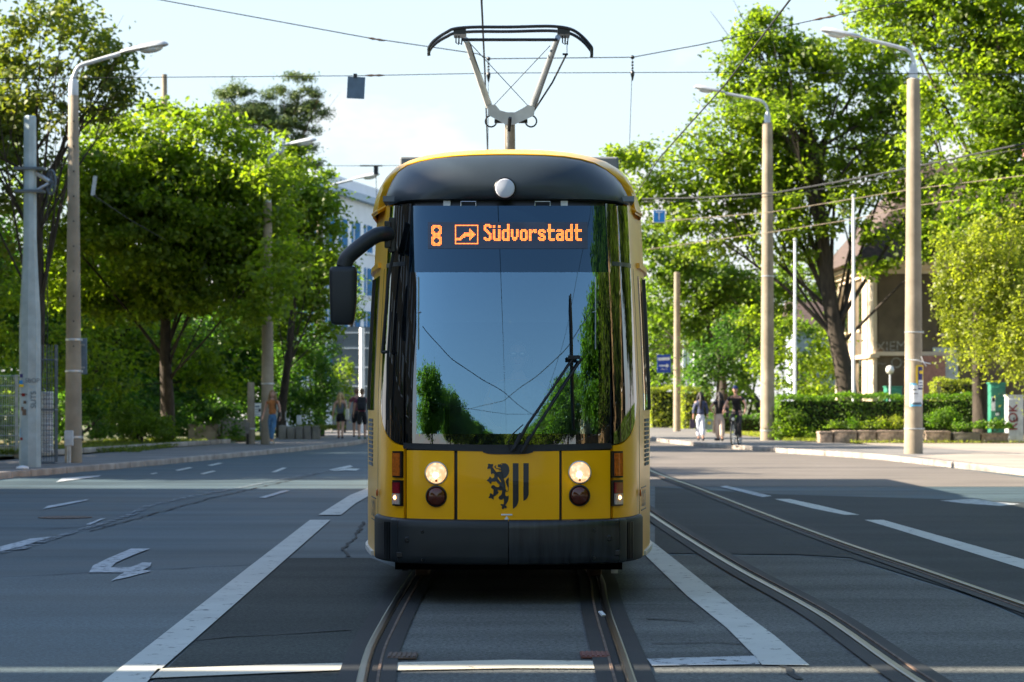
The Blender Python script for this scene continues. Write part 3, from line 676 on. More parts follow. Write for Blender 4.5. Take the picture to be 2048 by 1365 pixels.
# fleet number frames on the flanks
def text_mesh(txt,size,name,m,T,parent,bold=0,al='CENTER'):
    cu=bpy.data.curves.new(name,'FONT'); cu.body=txt; cu.size=size; cu.align_x=al; cu.align_y='CENTER'; cu.offset=bold; cu.extrude=0.0
    o=bpy.data.objects.new(name,cu); C.objects.link(o); dg=bpy.context.evaluated_depsgraph_get(); dg.update()
    me=bpy.data.meshes.new_from_object(o.evaluated_get(dg)); bpy.data.objects.remove(o); bpy.data.curves.remove(cu)
    o0=worldloc(parent) if parent is not None else Vector((0,0,0))
    for v in me.vertices: v.co=Vector(T(v.co.x,v.co.y))-o0
    me.materials.clear(); me.materials.append(m); r=bpy.data.objects.new(name,me); C.objects.link(r)
    if parent is not None: r.parent=parent
    return r
for sg in (-1,1):
    ac=aG+.50; zc=.66 if sg<0 else .74
    b=MB()
    for z in (zc-.085,zc+.085):
        A=(sg*(ac-.22),sg*(ac+.22)); apatch(b,min(A),max(A),z,z+.008,6,1,.006,.004)
    b.build('number_frame',M['emb'],tram,fix=False)
    text_mesh('2621',.17,'fleet_number',M['emb'],lambda x,y,sg=sg:S(sg*ac+x,zc+y,.007),tram,.004)
# emblem (traced outline, flat black film on the hatch)
def E(x,y,off=.004): return pix(960+x/9.1,900+y/9.1,off)
def film(poly,name,m,off=.004,parent=None):
    b=MB(); n=len(poly); b.prism([(p[0],p[1]) for p in poly],off-.003,off,lambda x,y,z:E(x,y,z))
    o=b.build(name,m,parent or tram,fix=False)
    bm=bmesh.new(); bm.from_mesh(o.data); bmesh.ops.triangulate(bm,faces=[f for f in bm.faces if len(f.verts)>4],quad_method='BEAUTY',ngon_method='EAR_CLIP'); bmesh.ops.recalc_face_normals(bm,faces=bm.faces[:]); bm.to_mesh(o.data); bm.free(); return o
lion=[(390,248),(465,246),(505,275),(528,320),(534,385),(520,440),(490,485),(460,512),(430,520),(445,570),(460,640),(467,720),(480,745),(498,752),(512,735),(508,690),(488,640),(468,590),(475,548),(500,520),(524,503),(522,730),(512,755),(492,764),(468,758),(458,800),(462,830),(480,848),(505,842),(518,828),(524,880),(510,930),(486,975),(462,1008),(482,1022),(492,1058),(466,1066),(446,1056),(425,1080),(400,1080),(396,1050),(404,1030),(378,1012),(376,986),(408,988),(426,996),(436,970),(436,900),(424,890),(400,908),(372,910),(346,896),(336,864),(352,846),(385,820),(400,785),(402,735),(375,740),(345,735),(325,728),(322,755),(342,778),(320,805),(280,835),(250,852),(248,875),(250,908),(225,896),(205,878),(160,882),(158,860),(180,835),(178,808),(192,786),(222,805),(236,822),(246,780),(245,720),(222,708),(204,690),(208,655),(240,636),(262,650),(290,675),(330,682),(352,665),(352,635),(320,605),(290,570),(262,582),(222,574),(206,600),(196,624),(175,605),(172,590),(120,558),(150,535),(162,520),(178,484),(205,510),(212,528),(258,505),(262,470),(262,445),(240,432),(222,436),(210,454),(200,420),(198,370),(190,340),(160,345),(134,352),(138,312),(150,300),(144,256),(175,254),(190,264),(240,260),(236,300),(228,316),(295,408),(330,402),(385,396),(388,376),(345,374),(338,358),(380,356),(378,330),(350,318),(325,315),(326,266),(368,268)]
film(lion,'lion_emblem',M['emb'])
film([(264,310),(280,288),(302,284),(286,300),(284,318),(300,334),(335,340),(372,342),(370,350),(330,352),(295,346),(270,332)],'lion_emblem',M['emb'],.0045)
film([(385,266),(405,264),(400,276),(388,278)],'emblem_eye',M['yellow'],.0065)
def bar(x0,x1,y0,pts):
    b=MB(); g=[]; ys=[y0+(900-y0)*k/10 for k in range(11)] if x0<700 else [y0+(800-y0)*k/8 for k in range(9)]
    for y in ys: g.append([E(x0,y,.005),E((x0+x1)/2,y,.005),E(x1,y,.005)])
    for (xr,y) in pts: g.append([E(x0,y,.005),E((x0+xr)/2,y,.005),E(xr,y,.005)])
    b.grid(g,lambda i,j:g[i][j]+Vector((0,.004,0))); b.build('emblem_bar',M['emb'],tram,fix=True)
bar(598,700,246,[(699,930),(692,960),(684,985),(672,1010),(655,1034),(630,1056),(600,1074)])
bar(790,884,245,[(882,822),(876,840),(866,865),(852,888),(830,910),(792,930)])
#film([(598,246),(700,246),(700,900),(692,960),(672,1010),(640,1050),(598,1074)],'emblem_bar',M['emb'])
#film([(790,245),(884,245),(884,790),(876,840),(852,890),(826,914),(790,930)],'emblem_bar',M['emb'])
film([(384,1168),(588,1168),(588,1194),(384,1194)],'lifting_mark',M['white'])
film([(486,1204),(527,1268),(442,1268)],'lifting_mark',M['white'])
# destination display
b=MB(); patch(b,856,1175,445,498,24,6,.004,.003); disp=b.build('destination_display',M['ledp'],tram,smooth=True)
GLY={'S':".####. ###### ##..## ##.... ###... .###.. ..###. ...### ....## ....## ##..## ###### .####.",
'd':"....## ....## ....## ....## .##### ###### ##..## ##..## ##..## ##..## ##..## ###### .#####",
'v':"...... ...... ...... ...... ##..## ##..## ##..## ##..## ##..## ##..## .####. .####. ..##..",
'o':"...... ...... ...... ...... .####. ###### ##..## ##..## ##..## ##..## ##..## ###### .####.",
'r':"...... ...... ...... ...... ##.### ###### ###.## ##.... ##.... ##.... ##.... ##.... ##....",
's':"...... ...... ...... ...... .####. ###### ##..## ####.. .####. ..#### ##..## ###### .####.",
't':".##... .##... .##... .##... ###### ###### .##... .##... .##... .##... .##... .##### ..####",
'a':"...... ...... ...... ...... .####. ###### ....## .##### ###### ##..## ##..## ###### .#####",
'u':"...... ##..## ##..## ...... ##..## ##..## ##..## ##..## ##..## ##..## ##..## ###### .#####",
'8':".######. ######## ###..### ##....## ##....## ###..### ######## .######. .######. ######## ###..### ##....## ##....## ###..### ######## .######."}
ARW=["..................","..................","...........#......","...........##.....","...........###....",".......########...","......##########..",".....##########...","....####...###....",".#####.....##.....",".####......#......","..................","..................",".................."]
P=2.6
def dots(rowsx,px,py,pitch=P):
    for r,row in enumerate(rowsx):
        for c,ch in enumerate(row):
            if ch=='#':
                a,z=inv(px+(c+.5)*pitch,py+(r+.5)*pitch); q=.0042
                vs=[S(a+q*math.cos(k*PI/3),z+q*math.sin(k*PI/3),.0062) for k in range(6)]
                led.add(vs,[tuple(range(6))])
led=MB()
dots(GLY['8'].split(),863,451,P); led.build('led_number',M['led'],disp,fix=False); led=MB()
box=[''.join('#' if (r in(0,14) or c in (0,17)) else '.' for c in range(18)) for r in range(15)]
for r in range(14):
    box[r]=''.join('#' if (box[r][c]=='#' or (0<c<17 and ARW[r-1 if r>0 else 0][c]=='#' and r>0 and r<14)) else '.' for c in range(18))
dots(box,910,450.5,P); led.build('led_arrow',M['led'],disp,fix=False); led=MB()
x=967.5
for ch in 'Sudvorstadt': dots(GLY[ch].split(),x,449.0,P); x+=P*6.93
led.build('led_text',M['led'],disp,fix=False)
# wipers
def wiper(arm,blade,parent,name='wiper'):
    b=MB(); b.tube([pix(*p,o) for p,o in arm],[.014,.011,.009,.008][:len(arm)] if len(arm)<=4 else .009,8); w=b.build(name,M['rubber'],parent,smooth=True)
    if blade: b=MB(); b.tube([pix(*p,.025) for p in blade],[.006]+[.012]*(len(blade)-2)+[.006],6,flat=.7); b.build('blade',M['black'],w)
    return w
w=wiper([((1028,900),.05),((1055,850),.06),((1100,785),.06),((1142,722),.05)],[(1140,590),(1140.5,620),(1142,660),(1143,720),(1144,780),(1146,830),(1147,860)],tram)
b=MB(); b.tube([pix(1046,903,.05),pix(1073,855,.065),pix(1118,785,.065),pix(1160,720,.055)],.009,8); b.build('wiper_arm',M['rubber'],w)
b=MB(); p=pix(1150,718,.06); b.box((p.x-.02,p.y,p.z),(.09,.03,.028),rz=.05); b.build('wiper_linkage',M['rubber'],w); b=MB(); b.tube([pix(1024,904,.04),pix(1030,893,.05),pix(1042,868,.055)],.015,8); b.build('arm_sleeve',M['rubber'],w); b=MB(); b.tube([pix(1043,906,.04),pix(1050,893,.05),pix(1060,873,.055)],.015,8); b.build('arm_sleeve',M['rubber'],w)
b=MB(); b.tube([pix(1019,900,.02),pix(1016,885,.03),pix(1026,868,.03),pix(1046,850,.03)],.004,6); b.build('washer_hose',M['rubber'],w)
# side wiper on the left corner
b=MB(); aL=-(aW+.16); b.tube([S(aL,2.62,.04),S(aL-.05,2.4,.05),S(aL-.10,1.85,.05)],.012,8); b.tube([S(aL-.1,1.85,.05),S(aL-.02,1.85,.05)],.012,8); b.tube([S(aL-.02,2.15,.03),S(aL-.03,1.8,.035),S(aL-.02,1.35,.03)],.010,6); b.build('corner_wiper',M['rubber'],tram,smooth=True)
# mirror
ym=TD+.35
b=MB(); P0=[at(776,468,ym+.1),at(756,470,ym),at(735,482,ym-.02),at(712,500,ym-.03),at(695,516,ym-.03),at(688,534,ym-.03)]
P0=[tuple(v) for v in smoothpath([(0,0),(1,0)])[:0]] or P0
def sm3(P,n=5):
    P=[Vector(p) for p in P]; out=[]
    for i in range(len(P)-1):
        p0=P[max(i-1,0)];p1=P[i];p2=P[i+1];p3=P[min(i+2,len(P)-1)]
        for k in range(n):
            t=k/n; out.append(.5*((2*p1)+(p2-p0)*t+(2*p0-5*p1+4*p2-p3)*t*t+(3*p1-p0-3*p2+p3)*t**3))
    out.append(P[-1]); return out
b.tube(sm3(P0),.058,14); arm=b.build('mirror_arm',M['bump'],tram,smooth=True,autos=50)
b=MB(); q=at(776,470,ym+.12); b.box(q,(.05,.10,.20),bev=.008); b.box((q[0]+.03,q[1]+.05,q[2]),(.05,.08,.26),bev=.008); b.build('mirror_bracket',M['black'],arm)
b=MB(); c=at(686.5,592,ym-.03); 
g=[]
for k,(w,d,z) in enumerate([(.05,.04,.215),(.088,.07,.212),(.098,.08,.20),(.102,.085,.17),(.098,.085,-.05),(.088,.075,-.175),(.08,.065,-.205),(.06,.045,-.215)]):
    ring=[]
    for q_ in range(24):
        an=2*PI*q_/24; cx,sy=math.cos(an),math.sin(an); e=.45
        ring.append(Vector((c[0]+math.copysign(abs(cx)**e,cx)*w-(.006 if z<-.1 else 0),c[1]+math.copysign(abs(sy)**e,sy)*d,c[2]+z)))
    g.append(ring+[ring[0]])
b.grid(g); b.add(g[0][:24],[tuple(range(24))]); b.add(g[-1][:24],[tuple(range(24))]); mh=b.build('mirror_housing',M['bump'],tram,smooth=True,autos=35)
b=MB(); b.lathe((c[0],c[1],c[2]+.215),[(.045,0),(.05,.012),(.035,.03)],20); b.build('mirror_collar',M['black'],mh,smooth=True,autos=30)
b=MB(); b.box((c[0],c[1]+.087,c[2]-.01),(.15,.004,.33)); b.build('mirror_glass',M['chrome'],mh)
# cab interior
for sg in (-1,1):
    b=MB(); A=(sg*(aW-.0),sg*AMAX); apatch(b,min(A),max(A),1.0,3.02,12,10,-.06,.01); b.build('inner_lining',M['inter'],tram)
b=MB(); b.box((TX,TD+2.0,1.95),(2.0,.05,2.0)); b.build('cab_rear_wall',mat('cab_wall',(.15,.17,.18),.8),tram)
b=MB(); b.box((TX,TD+.75,1.08),(1.5,.95,.10),bev=.03); b.box((TX-.1,TD+.55,1.15),(.7,.25,.12),bev=.03); b.build('dashboard',M['inter'],tram,autos=40)
b=MB(); b.box((TX,TD+1.15,2.32),(1.7,.02,.44)); b.build('sun_blind',M['blind'],tram)
b=MB(); b.box((TX+.05,TD+1.62,1.35),(.52,.14,.75),bev=.05); b.box((TX+.05,TD+1.6,1.86),(.28,.10,.2),bev=.04); b.box((TX-.62,TD+1.5,1.35),(.30,.12,.42),bev=.05); b.build('driver_seat',M['seatf'],tram,autos=40)
b=MB(); b.tube([pix(846,705,-.1),pix(855,690,-.1),pix(866,684,-.08)],.006,6); b.box(pix(871,684,-.06),(.022,.02,.15)); b.box(pix(862,672,-.06),(.016,.012,.13)); b.build('cab_microphone',M['black'],tram)
# ------------------------------------------------------------------ pantograph (part of the tram)
PY=26.0
pan=MB(); 
def pa(px,py,dy=0): return at(px,py,PY+dy)
for dy,ddx,ddy in ((0,0,0),(.35,3,9)):
    pts=[(858,104),(858,96),(866,84),(880,73),(895,64),(905,59),(925,56),(960,54.5),(1018,54.6),(1080,53),(1110,53.5),(1135,57),(1152,64),(1168,77),(1180,91),(1183.5,97),(1183,107)]
    pan.tube(sm3([at(px,py+ddy*(1 if 880<px<1160 else .9),PY+dy) for px,py in pts],3),.017,8)
head=pan.build('pantograph_head',M['black'],tram,smooth=True)
b=MB(); b.tube([pa(925,80),pa(1115,80)],.017,8); b.box(pa(920,67,.15),(.13,.30,.06)); b.box(pa(1127,67,.15),(.13,.30,.06)); 
for px in (912,918,1125,1130): b.tube([pa(px,72),pa(px,86),pa(px+5,90),pa(px+6,76)],.008,6)
b.tube([pa(1134,83),pa(1134,107)],.004,5); b.tube([pa(1125,109),pa(1136,109)],.012,6); b.build('head_bearing',M['black'],head)
for P2,mm in (([pa(932,80),pa(978,212,1.4)],M['steelg']),([pa(1116,75),pa(1066,212,1.4)],M['galv'])):
    b=MB(); b.tube(P2,[.030,.040],10); b.build('upper_arm',mm,tram,smooth=True)
b=MB(); 
for P2 in ([pa(943,90),pa(1055,211,1.4)],[pa(1100,92),pa(988,211,1.4)]): b.tube(P2,.0045,5)
b.tube([pa(1133,109),pa(1105,165,.8),pa(1068,222,1.4)],.011,6); b.tube([pa(940,86),pa(980,210,1.4)],.006,5); b.build('bracing_rod',M['wire'],tram)
yk=PY+1.4
kn=[(975,212),(990,209),(1000,221),(1014,225),(1030,225),(1045,217),(1056,210),(1070,214),(1068,232),(1028,250),(1012,250),(977,231)]
b=MB(); b.prism([(p[0],p[1]) for p in kn],-.09,.09,lambda x,y,z:at(x,y,yk+z)); b.build('arm_knuckle',M['steelg'],tram)
b=MB()
for px,s_ in ((982,1),(1062,-1)):
    cc=at(px,243,yk); b.tube([(cc[0]+.062*math.cos(t),cc[1],cc[2]+.062*math.sin(t)) for t in [R(100+ s_*k*22) for k in range(13)]],.010,6); b.build('arm_cable',M['black'],tram,smooth=True); b=MB()
b.tube([pa(1020,236,1.2),pa(1018,262,1.3)],.02,8); b.box(at(998,243,yk+.05),(.10,.06,.04)); b.box(at(1046,243,yk+.05),(.10,.06,.04)); b.build('arm_joint',M['black'],tram,smooth=True)
b=MB(); b.tube([at(1020,245,yk),at(1020,297,yk+.7),(0,yk+2.2,3.5)],[.055,.06,.065],12); b.build('lower_arm',mat('arm_olive',(.25,.22,.17),.5),tram,smooth=True)
b=MB(); b.tube([at(1016,252,yk-.08),at(1016,297,yk+.6)],.014,8); b.build('bracing_rod',M['steelg'],tram)
b=MB(); b.box((TX,yk+2.2,3.5),(1.2,1.2,.1),bev=.02); b.build('pantograph_base',M['inter'],tram)
# ------------------------------------------------------------------ people
def skinmesh(nodes,edges,root=0,sub=1):
    me=bpy.data.meshes.new('t'); me.from_pydata([n[0] for n in nodes],edges,[]); o=bpy.data.objects.new('t',me); C.objects.link(o)
    md=o.modifiers.new('s','SKIN'); md.use_smooth_shade=True; md.branch_smoothing=.6
    if not me.skin_vertices: me.attributes
    sv=me.skin_vertices[0].data if me.skin_vertices else None
    if sv is None:
        bm=bmesh.new(); bm.from_mesh(me); bm.verts.layers.skin.verify(); bm.to_mesh(me); bm.free(); sv=me.skin_vertices[0].data
    for i,n in enumerate(nodes):
        r=n[1]; sv[i].radius=r if hasattr(r,'__len__') else (r,r); sv[i].use_root=(i==root)
    sb=o.modifiers.new('b','SUBSURF'); sb.levels=sub; sb.render_levels=sub
    dg=bpy.context.evaluated_depsgraph_get(); dg.update(); m2=bpy.data.meshes.new_from_object(o.evaluated_get(dg))
    vs=[tuple(v.co) for v in m2.vertices]; fs=[tuple(p.vertices) for p in m2.polygons]
    bpy.data.objects.remove(o); bpy.data.meshes.remove(me); bpy.data.meshes.remove(m2); return vs,fs
BASEJ=dict(pel=(0,0,.95),wai=(0,.0,1.10),che=(0,.01,1.28),uch=(0,.01,1.41),nec=(0,.005,1.49),hea=(0,-.01,1.56),
 sl=(.17,0,1.42),sr=(-.17,0,1.42),el=(.235,.02,1.15),er=(-.235,.02,1.15),wl=(.26,-.04,.91),wr=(-.26,-.04,.91),
 hl=(.09,0,.90),hr=(-.09,0,.90),kl=(.10,-.02,.50),kr=(-.10,-.02,.50),al=(.10,.03,.09),ar=(-.10,.03,.09),tl=(.11,-.13,.035),tr=(-.11,-.13,.035))
def person(label,loc,rz,H=1.72,J={},shirt=None,sleeve=.5,trous=None,legs=1.0,hair=(.05,.03,.02),hairlen=.0,shoe=(.05,.05,.05),shirtlow=.92,fat=1.0,wide=0.0,extra=None,group='people on the pavements',skirt=False,glasses=False,cap=None):
    j={**BASEJ,**J}; sc=H/1.75
    j={k:Vector(v)*sc for k,v in j.items()}
    t=thing('person',label,'person',(0,0,0),group); 
    def finish():
        t.location=loc; t.rotation_euler=(0,0,rz)
    N=[];E_=[];ix={}
    def nd(k,p,r): ix[k]=len(N); N.append((Vector(p),r)); return ix[k]
    def ed(a,b_): E_.append((ix[a],ix[b_]))
    f=fat
    nd('pel',j['pel'],(.125*f,.10*f)); nd('wai',j['wai'],(.115*f,.085*f)); nd('che',j['che'],(.125*f,.095*f)); nd('uch',j['uch'],(.11*f,.085)); nd('nec',j['nec'],.052); nd('hea',j['hea'],.05)
    for a,b_ in (('pel','wai'),('wai','che'),('che','uch'),('uch','nec'),('nec','hea')): ed(a,b_)
    for s in 'lr':
        nd('s'+s,j['s'+s],.062); nd('e'+s,j['e'+s],.040); nd('w'+s,j['w'+s],.027)
        ed('uch','s'+s); ed('s'+s,'e'+s); ed('e'+s,'w'+s)
        d=(j['w'+s]-j['e'+s]).normalized(); nd('p'+s,j['w'+s]+d*.07,.030); ed('w'+s,'p'+s)
        side=Vector((0,-1,0)) if abs(d.y)<.8 else Vector((1,0,0))
        cu=Vector((-1 if s=='l' else 1,0,0))*.25
        for q in range(4):
            o_=side*(.028-.018*q); L=[.075,.085,.08,.062][q]
            nd(f'f{s}{q}',j['w'+s]+d*.085+o_,.009); nd(f'g{s}{q}',j['w'+s]+d*(.09+L*.55)+o_+cu*.05,.0125); nd(f'h{s}{q}',j['w'+s]+d*(.085+L*.9)+o_+cu*.14,.0075)
            ed('p'+s,f'f{s}{q}'); ed(f'f{s}{q}',f'g{s}{q}'); ed(f'g{s}{q}',f'h{s}{q}')
        nd(f't1{s}',j['w'+s]+d*.05+side*.045,.0095); nd(f't2{s}',j['w'+s]+d*.09+side*.055,.0125); ed('p'+s,f't1{s}'); ed(f't1{s}',f't2{s}')
        nd('h'+s,j['h'+s],.088*f); nd('k'+s,j['k'+s],.055); m_=(j['k'+s]*.7+j['a'+s]*.3)+Vector((0,.02,0)); nd('c'+s,m_,.052); nd('a'+s,j['a'+s],.036); nd('t'+s,j['t'+s],.030)
        ed('pel','h'+s); ed('h'+s,'k'+s); ed('k'+s,'c'+s); ed('c'+s,'a'+s); ed('a'+s,'t'+s)
    vs,fs=skinmesh(N,E_); b=MB(); b.add(vs,fs)
    hc=j['hea']+Vector((0,-.015,.085)); 
    def hf(p):
        if p.z<0: p=Vector((p.x*(1+p.z*2.2),p.y*(1+p.z*1.0)-.008,p.z))
        if p.y<-.06 and -.02<p.z<.03: p.y+=.004
        return p
    b.sphere(hc,(.075,.095,.115),18,14,hf); b.sphere(hc+Vector((0,-.098,-.01)),(.012,.018,.022),8,6)
    for s in (-1,1): b.sphere(hc+Vector((s*.077,.01,-.005)),(.010,.02,.03),8,6)
    b.build('body',M['skin'],t,smooth=True,autos=180)
    for s in (-1,1): e=MB(); e.sphere(hc+Vector((s*.03,-.086,.02)),(.013,.007,.007),8,6); e.build('eye',M['black'],t)
    e=MB(); e.sphere(hc+Vector((0,-.086,-.052)),(.022,.007,.006),8,6); e.build('mouth',cloth('lip',(.35,.12,.10)),t)
    if glasses:
        e=MB(); 
        for s in (-1,1): e.sphere(hc+Vector((s*.034,-.098,.018)),(.031,.008,.022),12,8)
        e.tube([hc+Vector((-.08,0,.02)),hc+Vector((-.066,-.09,.022)),hc+Vector((.066,-.09,.022)),hc+Vector((.08,0,.02))],.005,6); e.build('sunglasses',M['bglass'],t,smooth=True)
    hm=mat('hair',hair,.6,var=.3,scale=30,stretch=(1,1,.15)) 
    e=MB(); 
    def hp(p): 
        if p.y<-.045 and p.z<.06: p=Vector((p.x*.95,-.045,p.z))
        return p
    e.sphere(hc+Vector((0,.012,.012)),(.088,.102,.122) if hairlen>0 else (.080,.099,.118),16,12,lambda p:hp(p) if p.z>-.09 else Vector((p.x*.5,.04,-.05)))
    if hairlen>0:
        L=hairlen; e.tube([hc+Vector((0,.05,.06)),hc+Vector((0,.085,-.05)),hc+Vector((0,.12,-.16)),hc+Vector((.01,.13,-.16-L*.5)),hc+Vector((.0,.125,-.14-L))],[.07,.095,.115,.10,.03],14,flat=.45)
        for s in (-1,1): e.tube([hc+Vector((s*.05,.0,.08)),hc+Vector((s*.088,.01,-.03)),hc+Vector((s*.10,-.0,-.16)),hc+Vector((s*.10,-.05,-.20-L*.6))],[.03,.036,.045,.02],8)
    e.build('hair',hm,t,smooth=True,autos=180)
    if cap:
        e=MB(); e.sphere(hc+Vector((0,.0,.045)),(.088,.105,.09),14,8,lambda p:Vector((p.x,p.y,max(p.z,0)))); e.tube([hc+Vector((0,-.09,.05)),hc+Vector((0,-.15,.04))],[.07,.05],10,flat=.15); e.build('cap',cloth('cap'+str(cap),cap),t,smooth=True)
    # shirt
    if shirt:
        N=[];E_=[];ix={}; g=.018+wide*.3
        wz=max(shirtlow*sc,.0); low=j['pel'].lerp(j['wai'],-.25 if shirtlow<.93 else (shirtlow-.93)/.17-.35)
        nd('a',low,(.15*f+g*.6,.13*f+g)); nd('b',j['wai'],(.122*f+g,.095*f+g)); nd('c',j['che'],(.13*f+g,.10*f+g)); nd('d',j['uch']+Vector((0,0,-.005)),(.11*f+g,.085+g)); nd('n',j['nec']+Vector((0,0,-.035)),.062)
        for a,b_ in (('a','b'),('b','c'),('c','d'),('d','n')): ed(a,b_)
        if sleeve>0:
            for s in 'lr':
                nd('s'+s,j['s'+s],.086+g*.3); ed('d','s'+s)
                if sleeve<=1: nd('e'+s,j['s'+s].lerp(j['e'+s],sleeve+.08),.072+g*.4); ed('s'+s,'e'+s)
                else: nd('e'+s,j['e'+s],.052+g*.3); nd('w'+s,j['e'+s].lerp(j['w'+s],sleeve-1),.042+g*.3); ed('s'+s,'e'+s); ed('e'+s,'w'+s)
        vs,fs=skinmesh(N,E_); b=MB(); b.add(vs,fs); b.build('shirt',shirt,t,smooth=True,autos=180)
    if trous:
        N=[];E_=[];ix={}; g=.014+wide
        nd('a',j['pel']+Vector((0,0,.13*sc)),(.125*f,.105*f)); nd('b',j['pel']+Vector((0,0,-.01)),(.138*f,.115*f)); ed('a','b')
        for s in 'lr':
            nd('h'+s,j['h'+s]+Vector((0,0,-.03)),.094*f+g*.5); ed('b','h'+s)
            if legs<=.5: nd('k'+s,j['h'+s].lerp(j['k'+s],legs*2),.080*f+g); ed('h'+s,'k'+s)
            else:
                nd('k'+s,j['k'+s],.062+g); ed('h'+s,'k'+s); nd('c'+s,j['k'+s].lerp(j['a'+s],(legs-.5)*2),.044+g*1.1); ed('k'+s,'c'+s)
        vs,fs=skinmesh(N,E_,root=1); b=MB(); b.add(vs,fs); b.build('skirt' if skirt else 'trousers',trous,t,smooth=True,autos=180)
    for s in 'lr':
        e=MB(); a=j['a'+s]; tt=j['t'+s]; mid=(a+tt)*.5; d=(tt-a); d.z=0; an=math.atan2(d.y,d.x)-PI/2
        mid.z=min(a.z,tt.z)+.02
        e.sphere(mid,(.048,.13,.052),12,8,lambda p:Matrix.Rotation(an,3,'Z')@Vector((p.x,p.y,max(p.z,-.035)))); e.build('shoe',cloth('shoe'+str(shoe),shoe),t,smooth=True)
    if extra: extra(t,j)
    finish(); return t
walkL=dict(kl=(.09,-.14,.52),al=(.09,-.20,.10),tl=(.10,-.36,.06),kr=(-.09,.06,.50),ar=(-.09,.26,.16),tr=(-.09,.17,.06),el=(.25,.06,1.15),wl=(.29,.02,.92),er=(-.23,.0,1.15),wr=(-.26,-.12,.93))
crossed=dict(kl=(.03,-.10,.50),al=(-.02,-.12,.08),tl=(-.03,-.25,.035),kr=(-.07,.05,.50),ar=(-.06,.18,.12),tr=(-.08,.07,.04),el=(.23,.05,1.16),wl=(.25,-.03,.93),er=(-.25,.02,1.16),wr=(-.31,-.04,.93))
def gz(px,py,z=.11): return G(px,py,z)
def bagstrap(t,j):
    b=MB(); b.tube([j['sl']+Vector((-.03,-.09,.05)),j['che']+Vector((.13,-.12,-.1)),j['pel']+Vector((.20,-.02,.05))],.012,6); b.box(j['pel']+Vector((.23,.05,.0)),(.07,.22,.22),bev=.02); b.build('shoulder_bag',M['rubber'],t)
person('long haired woman in rust orange top and blue jeans walking towards the camera',gz(545,890),R(-4),1.66,crossed,cloth('rust',(.42,.15,.04)),.25,cloth('jeans',(.07,.17,.30)),.9,(.24,.14,.06),.42,(.35,.33,.3),1.0,.88,extra=bagstrap)
def tote(t,j):
    b=MB(); c=j['pel']+Vector((-.24,.02,.0)); b.box(c,(.12,.30,.38),bev=.03); b.tube([c+Vector((0,.1,.18)),j['sr']+Vector((-.03,0,.06)),c+Vector((0,-.1,.18))],.012,6); b.build('tote_bag',cloth('cream',(.6,.57,.48)),t)
person('blond woman seen from behind, black shorts, cream tote bag on her shoulder',gz(681,879.5),R(178),1.62,walkL,cloth('greytop',(.10,.12,.14)),0,cloth('black',(.012,.012,.014)),.32,(.42,.28,.12),.30,(.04,.03,.03),.98,.92,extra=tote)
person('broad man in maroon t-shirt seen from behind, left of the backpack wearer',gz(713,877),R(182),1.80,walkL,cloth('maroon',(.13,.035,.045)),.55,cloth('dshort',(.015,.014,.018)),.5,(.15,.08,.04),0,(.05,.06,.08),.95,1.08)
def pack(t,j):
    b=MB(); c=j['che']+Vector((0,.19,-.03)); b.bbox(c,(.30,.18,.46),.07); b.bbox(c+Vector((0,.10,-.08)),(.22,.06,.22),.025); p=b.build('backpack',cloth('bpk',(.012,.014,.02)),t,smooth=True,autos=40)
    for s in (-1,1): b=MB(); b.tube([c+Vector((s*.1,-.05,.2)),j['uch']+Vector((s*.1,-.05,.09)),j['che']+Vector((s*.12,-.14,0)),c+Vector((s*.12,-.08,-.18))],.014,6); b.build('strap',cloth('bpk',(.01,.01,.01)),p)
person('man with dark backpack and wine red shirt, partly hidden by the tram',gz(724,880.5),R(180),1.76,dict(walkL,kl=(.09,-.05,.5),al=(.09,.1,.1),tl=(.1,-.02,.05),kr=(-.09,-.14,.52),ar=(-.09,-.2,.1),tr=(-.1,-.34,.05)),cloth('wine',(.14,.02,.06)),.55,cloth('dshort',(.015,.014,.018)),.5,(.15,.08,.04),0,(.05,.12,.06),.95,1.05,cap=(.10,.08,.05),extra=pack)
def bag2(t,j):
    b=MB(); c=j['wl']+Vector((.03,0,-.26)); b.box(c,(.18,.10,.28),taper=.85); b.tube([c+Vector((-.05,0,.14)),j['wl']+Vector((0,0,-.06)),c+Vector((.05,0,.14))],.008,6); b.build('handbag',cloth('plum',(.06,.04,.07)),t)
    b=MB(); c=j['wr']+Vector((-.05,0,-.28)); b.box(c,(.24,.12,.36),taper=.8); b.tube([c+Vector((-.06,0,.18)),j['wr']+Vector((0,0,-.06)),c+Vector((.06,0,.18))],.008,6); q=b.build('shopping_bag',cloth('mint',(.30,.36,.28)),t)
    b=MB(); b.lathe(c+Vector((0,.062,.05)),[(.06,0),(.06,.004)],16,'Y'); b.build('bag_print',M['poster_y'],q)
person('black haired woman from behind in navy blouse and white trousers with shopping bags',gz(1401,883),R(180),1.62,dict(kl=(.06,-.06,.5),al=(.06,-.1,.09),tl=(.07,-.24,.05),kr=(-.07,.02,.5),ar=(-.08,.16,.12),tr=(-.09,.04,.04)),None or mat('striped_navy',(.015,.02,.06),.8,col2=(.10,.12,.20),scale=14,stretch=(.3,.3,4)),1.7,cloth('whitet',(.62,.64,.72)),.92,(.012,.008,.008),.32,(.02,.02,.03),.86,1.0,.022,extra=bag2)
def bag3(t,j):
    b=MB(); c=j['wr']+Vector((-.08,0,-.08)); c=j['pel']+Vector((-.26,-.02,.08)); b.bbox(c,(.12,.30,.32),.04); b.tube([c+Vector((0,.08,.15)),j['er']+Vector((0,0,.05)),c+Vector((0,-.08,.15))],.01,6); b.build('shoulder_bag',M['black'],t)
